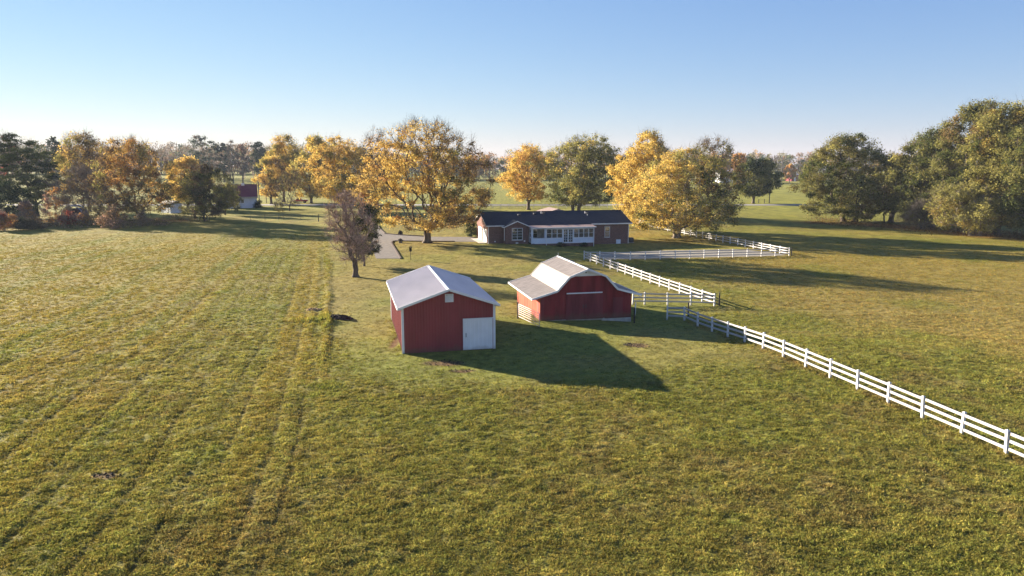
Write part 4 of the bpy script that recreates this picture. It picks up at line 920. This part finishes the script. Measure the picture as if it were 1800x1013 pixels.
tree_at('maple_tree','taller golden green maple behind the small golden maple','tree',499,355,236,466,538,hb=5,ncl=140,nleaf=95,leaf=.36,pal=((Yl,2.5),(Go,2),(Lg,1.5)),pal_r=((Ol,2),(Go,1)),seed=16,trunk=.9,csz=1.5,twigs=8,gap=.1,top_sparse=.3,group=G_M)
tree_at('young_tree','slender half bare young tree in front of the red pickup','tree',509,371,300,478,545,hb=1.5,ncl=70,nleaf=14,leaf=.22,pal=((Ol,2),(Br,2),(Lg,1)),seed=17,trunk=.35,csz=.9,twigs=26,gap=.1)
tree_at('bare_tree','nearly leafless pinkish brown tree left of the metal shed','tree',625,487,340,576,656,hb=2.0,prof='oval',ncl=150,nleaf=6,leaf=.11,pal=((Pk,1.5),(Br,2),(Gy,2)),seed=18,trunk=.66,csz=.64,twigs=18,twigmat='twig_pink',gap=.22,lobes=.45,fork=.7,shell=.6,fuzz=1.1)
tree_at('cedar_tree','dark green cedar close behind the right side of the bare tree','tree',640,468,356,604,676,hb=1.6,prof='oval',ncl=110,nleaf=95,leaf=.15,pal=((Dg,3),(Gr,1.5),(Ol,1)),seed=19,trunk=.25,csz=.55,twigs=16,mat='needle',gap=.1)
tree_at('maple_tree','orange yellow maple behind the left part of the house roof','tree',929,369,254,872,988,hb=3.0,ncl=180,nleaf=90,leaf=.34,pal=((Go,3),(Or,.7),(Yl,3)),pal_r=((Lg,2),(Go,2),(Yl,1)),seed=20,trunk=.95,csz=1.3,twigs=8,gap=.16,top_sparse=.3,group=G_M)
tree_at('maple_tree','greenest maple, olive crowned, behind the middle of the house roof','tree',1012,376,234,940,1110,hb=2.8,stems=2,ncl=290,nleaf=95,leaf=.33,pal=((Lg,3),(Ol,2),(Yl,1),(Gr,1.5)),pal_r=((Gr,3),(Ol,3),(Lg,.8)),seed=21,trunk=1.0,csz=1.35,twigs=12,gap=.12,top_sparse=.45,group=G_M)
tree_at('maple_tree','tall yellow maple close behind the right end of the house','tree',1133,403,229,1074,1196,hb=3.2,ncl=230,nleaf=105,leaf=.29,pal=((Yl,4),(Go,2),(Lg,2)),pal_r=((Go,2),(Lg,1),(Yl,1),(Ol,1)),seed=22,trunk=.95,csz=1.15,twigs=12,top_sparse=.3,gap=.12,group=G_M)
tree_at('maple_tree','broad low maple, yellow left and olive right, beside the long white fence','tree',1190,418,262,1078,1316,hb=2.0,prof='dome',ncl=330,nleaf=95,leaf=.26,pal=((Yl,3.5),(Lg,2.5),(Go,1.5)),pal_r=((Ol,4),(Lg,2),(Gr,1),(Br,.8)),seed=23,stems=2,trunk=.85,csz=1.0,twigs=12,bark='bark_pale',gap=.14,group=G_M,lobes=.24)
tree_at('maple_tree','thin brown topped maple rising behind the broad yellow and olive one','tree',1246,388,241,1192,1300,hb=4,ncl=150,nleaf=55,leaf=.30,pal=((Ol,2),(Br,2),(Go,1)),seed=24,trunk=.8,csz=1.2,twigs=18,top_sparse=.7,gap=.15,group=G_M)
tree_at('roadside_tree','round dark green tree by the road with a clean trunk','tree',1324,358,276,1286,1366,hb=3.0,ncl=140,nleaf=110,leaf=.42,pal=((Gr,3),(Ol,2),(Dg,2)),seed=25,trunk=1.0,csz=1.5,twigs=4,gap=.06)
G_O='big oaks at the right of the paddock'
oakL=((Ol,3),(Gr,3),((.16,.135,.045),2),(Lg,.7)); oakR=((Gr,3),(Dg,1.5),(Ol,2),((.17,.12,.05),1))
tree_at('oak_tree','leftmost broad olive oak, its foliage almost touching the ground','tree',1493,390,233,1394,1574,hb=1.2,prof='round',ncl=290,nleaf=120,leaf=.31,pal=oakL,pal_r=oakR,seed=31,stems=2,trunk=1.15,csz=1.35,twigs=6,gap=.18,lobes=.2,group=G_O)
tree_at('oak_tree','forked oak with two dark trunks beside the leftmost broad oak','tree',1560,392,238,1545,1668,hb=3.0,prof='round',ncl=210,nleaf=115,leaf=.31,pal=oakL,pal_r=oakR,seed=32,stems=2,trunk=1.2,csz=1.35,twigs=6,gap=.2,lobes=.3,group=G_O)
tree_at('oak_tree','dark green oak in the middle of the oak row with a ragged shoulder','tree',1636,400,222,1556,1712,hb=1.5,ncl=230,nleaf=120,leaf=.31,pal=((Gr,3),(Ol,3),(Lg,.6)),pal_r=oakR,seed=33,trunk=1.0,csz=1.35,twigs=8,gap=.2,group=G_O)
tree_at('oak_tree','tall brown green oak with a tufted top at the right','tree',1694,408,176,1640,1760,hb=4.0,prof='oval',ncl=240,nleaf=115,leaf=.30,pal=((Gr,2),(Ol,2.8),((.24,.17,.07),.6)),seed=34,stems=2,trunk=1.0,csz=1.35,twigs=8,gap=.26,lobes=.35,group=G_O)
tree_at('oak_tree','tallest golden green oak near the right edge of the photo','tree',1752,413,178,1682,1826,hb=2.2,prof='oval',ncl=290,nleaf=125,leaf=.30,pal=((Lg,1.8),(Ol,3),((.26,.19,.045),2),(Gr,1)),pal_r=((Gr,2),(Lg,1.5),(Ol,1.5)),seed=35,trunk=1.2,csz=1.35,twigs=6,gap=.2,lobes=.35,group=G_O)
tree_at('oak_tree','dark oak cut by the right edge of the photo','tree',1815,420,182,1752,1900,hb=2.2,prof='oval',ncl=220,nleaf=120,leaf=.30,pal=((Gr,3),(Ol,2),(Dg,1)),seed=36,trunk=1.2,csz=1.3,twigs=6,gap=.18,group=G_O)
tree_at('oak_tree','low leafy oak spreading over pale trunks before the tallest oak','tree',1712,414,320,1628,1776,hb=1.6,prof='dome',ncl=120,nleaf=115,leaf=.28,pal=((Lg,2),(Ol,2.5),((.24,.18,.05),1)),seed=37,stems=3,trunk=.8,bark='bark_pale',csz=1.15,twigs=6,gap=.2,group=G_O)
tree_at('bare_bush','greyish half bare thorny tree between the forked oak and the taller oaks','tree',1622,403,340,1590,1668,hb=.8,prof='dome',ncl=110,nleaf=12,leaf=.2,pal=((Gy,3),(Ol,2),(Br,1)),seed=38,stems=2,trunk=.4,csz=1.1,twigs=34,twigmat='bark_pale',gap=.1)
# left group
tree_at('pine_tree','tall dark layered pine at the left edge of the photo','tree',66,380,236,-6,112,hb=4.5,prof='oval',ncl=135,nleaf=185,leaf=.26,pal=((Dg,2),(Gr,2),((.10,.12,.04),1.5)),seed=41,trunk=.8,csz=1.5,twigs=10,gap=.25,lobes=.4,mat='needle',squash=.38)
tree_at('cedar_tree','blackish green cedar mass below the tall pine','tree',14,392,322,-45,78,hb=.3,prof='dome',ncl=110,nleaf=120,leaf=.26,pal=((Dg,4),((.02,.035,.016),3)),seed=42,trunk=.4,csz=1.2,twigs=0,mat='needle',gap=.0)
tree_at('hazy_tree','tall yellow brown tree between the dark pine and the big orange brown tree','tree',158,372,233,108,204,hb=5.5,prof='oval',ncl=190,nleaf=60,leaf=.36,pal=((Lg,1.5),(Go,1.5),(Br,2),((.28,.2,.06),2)),seed=43,trunk=.8,csz=1.4,twigs=14,top_sparse=.4,gap=.15)
tree_at('bare_tree','brown half bare tree in front of the tall yellow brown one','tree',146,380,294,98,200,hb=2.8,prof='dome',ncl=130,nleaf=40,leaf=.24,pal=((Br,3),(Gy,2),((.30,.20,.10),2)),seed=44,trunk=.5,csz=1.2,twigs=30,twigmat='bark_pale',gap=.1)
tree_at('maple_tree','big orange brown tree standing before the white outbuilding','tree',248,392,242,166,308,hb=2.4,prof='oval',ncl=260,nleaf=68,leaf=.27,pal=((Or,1.6),(Go,2),(Br,2),(Lg,1)),pal_r=((Br,2),(Ol,2),(Go,1.2)),seed=45,trunk=.7,csz=1.15,twigs=20,gap=.12,lobes=.25)
tree_at('maple_tree','bright yellow tree half hidden behind the dark shrubby tree','tree',330,368,275,300,366,hb=3,ncl=110,nleaf=110,leaf=.40,pal=((Yl,4),(Go,1.5)),seed=46,trunk=.6,csz=1.5,twigs=4,gap=.05)
tree_at('olive_tree','dark olive many stemmed shrubby tree left of the white cottage','tree',364,389,288,316,412,hb=1.2,prof='oval',ncl=190,nleaf=75,leaf=.22,pal=((Ol,3),(Dg,2),((.13,.085,.05),2),(Gr,2)),seed=47,stems=3,trunk=.5,csz=1.0,twigs=22,gap=.1)
tree_at('olive_tree','small dark tree on a thin trunk overlapping the white cottage','tree',396,378,322,378,420,hb=2,prof='oval',ncl=60,nleaf=90,leaf=.27,pal=((Ol,3),(Gr,2),(Br,1)),seed=48,trunk=.32,csz=1.0,twigs=12,gap=.05)
tree_at('olive_tree','slim brownish tree directly left of the dark shrubby tree','tree',343,385,310,322,362,hb=1.5,prof='oval',ncl=55,nleaf=50,leaf=.25,pal=((Br,2),(Ol,2)),seed=49,trunk=.28,csz=.9,twigs=18,gap=.05)
for i,(lab,px,py,top,x0,x1,pal) in enumerate((('pinkish orange sumac with bare stems left of the hoop frame',103,386,330,70,136,((Pk,2),(Or,2),((.42,.26,.10),2))),
   ('glowing orange sumac right of the hoop frame',190,386,345,156,224,((Or,3),(Go,3))),
   ('small pink leaved sumac in front of the blackish cedar',54,392,356,36,66,((Pk,3),(Or,1.5))),
   ('pink and rust sumac at the far left edge of the photo',8,400,368,-18,28,((Pk,2),(Rd,1),(Or,1))),
   ('low reddish sumac just in front of the hoop frame',132,392,368,110,158,((Rd,2),(Pk,2),(Or,1))),
   ('tan bramble bush at the foot of the big orange brown tree',218,396,360,180,262,((Br,2),(Pk,1.5),((.36,.24,.10),1))))):
    tree_at('sumac_bush',lab,'bush',px,py+5,top,x0,x1,hb=.5,prof='dome',ncl=60,nleaf=60,leaf=.24,pal=pal,seed=60+i,stems=3,trunk=.14,csz=.75,twigs=18,twigmat='bark_pale',gap=.25)
tree_at('dark_bush','low rounded dark grey bush at the field edge below the pink sumac','bush',50,404,383,22,76,hb=.1,prof='dome',ncl=50,nleaf=90,leaf=.16,pal=((Dg,2),((.06,.05,.04),2)),seed=71,trunk=.15,csz=.8,twigs=10,gap=.0)
tree_at('conifer_shrub','tall dark evergreen shrub against the garage end of the house','shrub',829,417,384,818,842,hb=.1,prof='oval',ncl=44,nleaf=100,leaf=.12,pal=((Dg,2),(Gr,1)),seed=72,trunk=.12,csz=.5,twigs=0,mat='needle',gap=.0)
for px,py,tp,x0,x1,lab in ((987,434,426,977,997,'dark low shrub under the middle of the sunroom'),(1027,434.5,427,1019,1035,'dark low shrub under the right end of the sunroom'),(935,430,425.5,930,941,'tiny dark shrub under the left corner of the sunroom')):
    tree_at('foundation_shrub',lab,'shrub',px,py,tp,x0,x1,hb=.02,prof='dome',ncl=24,nleaf=70,leaf=.09,pal=((Dg,2),((.07,.03,.03),1)),seed=int(px),trunk=.06,csz=.28,twigs=0,mat='needle',gap=0)
tree_at('young_tree','tiny pale sapling on the grass right of the cottage','tree',489,373,355,481,498,hb=.2,prof='oval',ncl=24,nleaf=18,leaf=.16,pal=((Lg,2),(Ol,2)),seed=74,trunk=.1,csz=.55,twigs=22,gap=0)
tree_at('young_tree','small sapling before the left window of the cottage','tree',418,373,346,411,427,hb=.2,prof='oval',ncl=24,nleaf=30,leaf=.18,pal=((Lg,2),(Ol,2)),seed=75,trunk=.1,csz=.55,twigs=16,gap=0)
tree_at('dark_bush','dark bush tucked against the right end of the cottage','bush',454,366,354,447,463,hb=.1,prof='dome',ncl=24,nleaf=70,leaf=.2,pal=((Dg,2),(Gr,1)),seed=76,trunk=.12,csz=.7,twigs=0,gap=.0)
# brush along the left field edge
def brush():
    rg=np.random.RandomState(77); cen=[];col=[];A=[];B=[]
    for i in range(520):
        px=rg.uniform(-60,330); py=rg.uniform(386,402 if px<150 else 398)-(8 if px>290 else 0); x,y,z=gp(px,py); h=rg.uniform(.2,.6)*(1 if px<290 else .35); n=26
        p=np.stack([x+rg.normal(0,.8,n),y+rg.normal(0,.8,n),z+np.abs(rg.normal(0,h*.6,n))],1); cen.append(p); c=[Br,Ol,Pk,Gy,(.28,.21,.10),Or,Gr][rg.choice(7,p=[.16,.16,.2,.1,.24,.08,.06])]; col.append(np.array(c)[None]*rg.uniform(.5,1.25,(n,1)))
        a=np.stack([x+rg.normal(0,.6,6),y+rg.normal(0,.6,6),np.full(6,z)],1); A.append(a); B.append(a+np.stack([rg.normal(0,.4,6),rg.normal(0,.4,6),h*rg.uniform(.8,1.8,6)],1))
    cen=np.concatenate(cen);col=np.concatenate(col); V,F=quads(cen,rg.uniform(.1,.3,len(cen)),rg); A=np.concatenate(A);B=np.concatenate(B); V2,F2=strips(A,B,np.full(len(A),.04),rg)
    o=link('brush_thicket',np_mesh('brush_thicket',np.concatenate([V,V2]),np.concatenate([F,F2+len(V)]),MAT['leaf'],np.concatenate([np.repeat(col,4,0),np.tile(np.array([[.17,.13,.10]]),(len(V2),1))]))); tag(o,'tangled brown brush and brambles along the left field edge','brush',kind='stuff')
    # fallen leaves and low scrub beneath the oaks
    cen=[];col=[]
    for i in range(900):
        t=rg.rand(); px=1430+t*430; py=388+t*32+rg.normal(0,3.5); x,y,z=gp(px,py); n=16; p=np.stack([x+rg.normal(0,1.2,n),y+rg.normal(0,1.2,n),z+np.abs(rg.normal(0,.12 if rg.rand()<.8 else .5,n))],1); cen.append(p); col.append(np.array([(.26,.12,.05),Br,(.10,.09,.05)][rg.randint(3)])[None]*rg.uniform(.6,1.2,(n,1)))
    cen=np.concatenate(cen);col=np.concatenate(col); V,F=quads(cen,rg.uniform(.08,.24,len(cen)),rg)
    tag(link('leaf_litter',np_mesh('leaf_litter',V,F,MAT['leaf'],np.repeat(col,4,0))),'fallen brown leaves and low scrub beneath the row of oaks','leaf litter',kind='stuff')
brush()
# distant woods: read as one mass along the horizon
def far_woods(name,label,specs,seed,nleaf=560,lf=.95):
    rg=np.random.RandomState(seed); VV=[];FF=[];CC=[];o=0
    for (x,y,H,W,c,bare) in specs:
        z=gzf(x,y); n=int(nleaf*(.35 if bare else 1)); k=12; t=rg.rand(k); th=rg.rand(k)*6.28; r=np.sin(math.pi*np.clip(.1+.85*t,0,1))*.36*W
        cl=np.stack([np.cos(th)*r,np.sin(th)*r,H*(.12+.80*t)],1); ci=rg.randint(0,k,n); u=rg.normal(size=(n,3)); u/=np.linalg.norm(u,axis=1,keepdims=True); cen=cl[ci]+u*(rg.rand(n)**.4)[:,None]*W*.2*np.array([1,1,.8]); cen+=np.array([x,y,z])
        V,F=quads(cen,lf*rg.uniform(.6,1.4,n),rg); col=np.array(c)[None]*rg.uniform(.6,1.35,(k,1))[ci]*rg.uniform(.75,1.25,(n,1)); VV.append(V);FF.append(F+o);CC.append(np.repeat(col,4,0)); o+=len(V)
        # trunk and limbs
        m=5; P=np.tile(np.array([[x,y,z+H*.3]]),(m,1)); Q=P+np.stack([rg.normal(0,W*.22,m),rg.normal(0,W*.22,m),rg.uniform(.35,.68,m)*H],1); P2=np.array([[x,y,z-.5]]);Q2=np.array([[x+rg.normal(0,.3),y,z+H*.45]])
        V,F=strips(np.concatenate([P,P2]),np.concatenate([Q,Q2]),np.array([.3]*m+[.75]),rg); VV.append(V);FF.append(F+o);CC.append(np.tile(np.array([[.13,.105,.085]]),(len(V),1))); o+=len(V)
        if bare:
            m=50; s=rg.rand(m); P=np.stack([x+rg.normal(0,W*.12,m),y+rg.normal(0,W*.12,m),z+H*(.35+.45*s)],1); Q=P+np.stack([rg.normal(0,W*.14,m),rg.normal(0,W*.14,m),rg.uniform(.08,.22,m)*H],1); V,F=strips(P,Q,np.full(m,.16),rg); VV.append(V);FF.append(F+o);CC.append(np.tile(np.array([[.19,.15,.125]]),(len(V),1))); o+=len(V)
    tag(link(name,np_mesh(name,np.concatenate(VV),np.concatenate(FF),MAT['leaf'],np.concatenate(CC))),label,'woods',kind='stuff')
def wood_specs(seed,x0,x1,yf,rows,step,hf,cols,wts,bp=.3):
    rg=np.random.RandomState(seed); S=[]; wts=np.array(wts,float)/sum(wts)
    for r in range(rows):
        x=x0+rg.uniform(0,step)
        while x<x1:
            y=yf(x)+r*13+rg.uniform(-5,5); H=hf(x)*rg.uniform(.78,1.18)*(1+.03*r); S.append((x,y,H,H*rg.uniform(.5,.75),cols[rg.choice(len(cols),p=wts)],rg.rand()<bp)); x+=step*rg.uniform(.7,1.3)
    return S
autumn=[(.36,.19,.07),(.28,.17,.08),(.20,.18,.08),(.13,.15,.06),(.42,.26,.08),(.20,.16,.12),(.07,.09,.05)]
far_woods('far_woods','far rust and brown woods along the horizon from the centre to the right',wood_specs(1,-150,900,lambda x:575+.03*x,4,8,lambda x:20.0,autumn,[1.8,2.0,2.0,1.5,1.0,1.2,1.0],.3),81)
far_woods('far_woods','taller grey brown woods along the horizon at the left',wood_specs(2,-940,-120,lambda x:560-.02*x,5,8,lambda x:21.0,autumn,[1,1.8,1.6,1.2,.5,2.6,1.4],.4),82)
far_woods('far_woods','near belt of grey half bare trees beyond the left meadow',wood_specs(3,-300,-148,lambda x:470,2,8,lambda x:22.0,[(.17,.12,.09),(.06,.075,.045),(.22,.13,.06),(.14,.115,.09)],[2,1.3,1,2],.5),83,420,.7)
# individually recognisable trees in front of the far woods
def far_tree(name,lab,px,top,x0,x1,Yd,pal,seed,**kw):
    x=(px-900)/F_PX*(Yd*_c); z=gzf(x,Yd); b_=(506.5-top)/F_PX; zt=CAM_Z+Yd*(-_s+b_*_c)/(_c+b_*_s); W=(x1-x0)/F_PX*Yd
    a=dict(hb=(zt-z)*.25,ncl=60,nleaf=45,leaf=.8,pal=pal,seed=seed,trunk=.8,csz=W*.11,twigs=8,gap=.1); a.update(kw)
    make_tree(name,lab,'tree',(x,Yd,z),zt-z,W,**a)
PD=((Dg,3),((.05,.065,.04),2))
far_tree('pine_tree','dark pine clump rising from the woods left of the small golden maple',455,247,436,478,440,PD,91,prof='dome',mat='needle')
far_tree('pine_tree','tall grey green pine above the dark shrubby tree',357,236,336,384,430,(((.07,.085,.055),3),(Gy,1)),92,prof='oval')
far_tree('pine_tree','dark pine right of the tall grey green pine',392,248,380,406,430,(((.06,.075,.05),3),(Gy,1.5)),93,prof='oval')
far_tree('bare_tree','tall grey bare tree by the left meadow with a thick stem',408,244,398,424,420,((Gy,3),),94,nleaf=6,twigs=26)
far_tree('hazy_tree','reddish grey bare tree beside the dark pine clump',425,252,412,440,420,(((.24,.14,.10),3),(Gy,2)),95,nleaf=20,twigs=20)
far_tree('pine_tree','dark rounded far tree behind the dark layered pine',98,240,70,112,330,PD,96,prof='dome',mat='needle',leaf=.6)
far_tree('bare_tree','pale twiggy far tree at the left edge of the photo',10,238,-10,32,300,((Rd,1),(Gy,3)),97,nleaf=10,twigs=26)
far_tree('maple_tree','dark brown far tree above the pale metal roofed building',1282,262,1268,1298,520,(((.09,.07,.05),3),(Br,1)),98)
far_tree('maple_tree','orange far tree left of the round dark roadside tree',1300,266,1288,1320,500,((Or,3),(Go,1)),99)
far_tree('maple_tree','small orange far tree beside the tall pale pole',1390,288,1380,1402,500,((Or,2),(Go,2)),100)
far_tree('maple_tree','pale orange far tree behind the round dark roadside tree',1276,280,1268,1286,490,((Or,2),(Pk,2)),101)
# ------------------------------------------------------------------ air
hz=MB().box(-1200,1200,-90,1600,-2.5,42.0); hm=bpy.data.materials.new('haze'); hm.use_nodes=True; hn=hm.node_tree; hn.nodes.clear()
ho=hn.nodes.new('ShaderNodeOutputMaterial'); hv=hn.nodes.new('ShaderNodeVolumePrincipled'); hv.inputs['Color'].default_value=(.72,.85,1,1); hv.inputs['Density'].default_value=.00011; hv.inputs['Anisotropy'].default_value=0.0; hn.links.new(hv.outputs[0],ho.inputs['Volume'])
haze=link('haze',hz.mesh('haze',hm)); haze['kind']='stuff'; haze['label']='thin pale autumn haze over the whole farm'; haze['category']='haze'
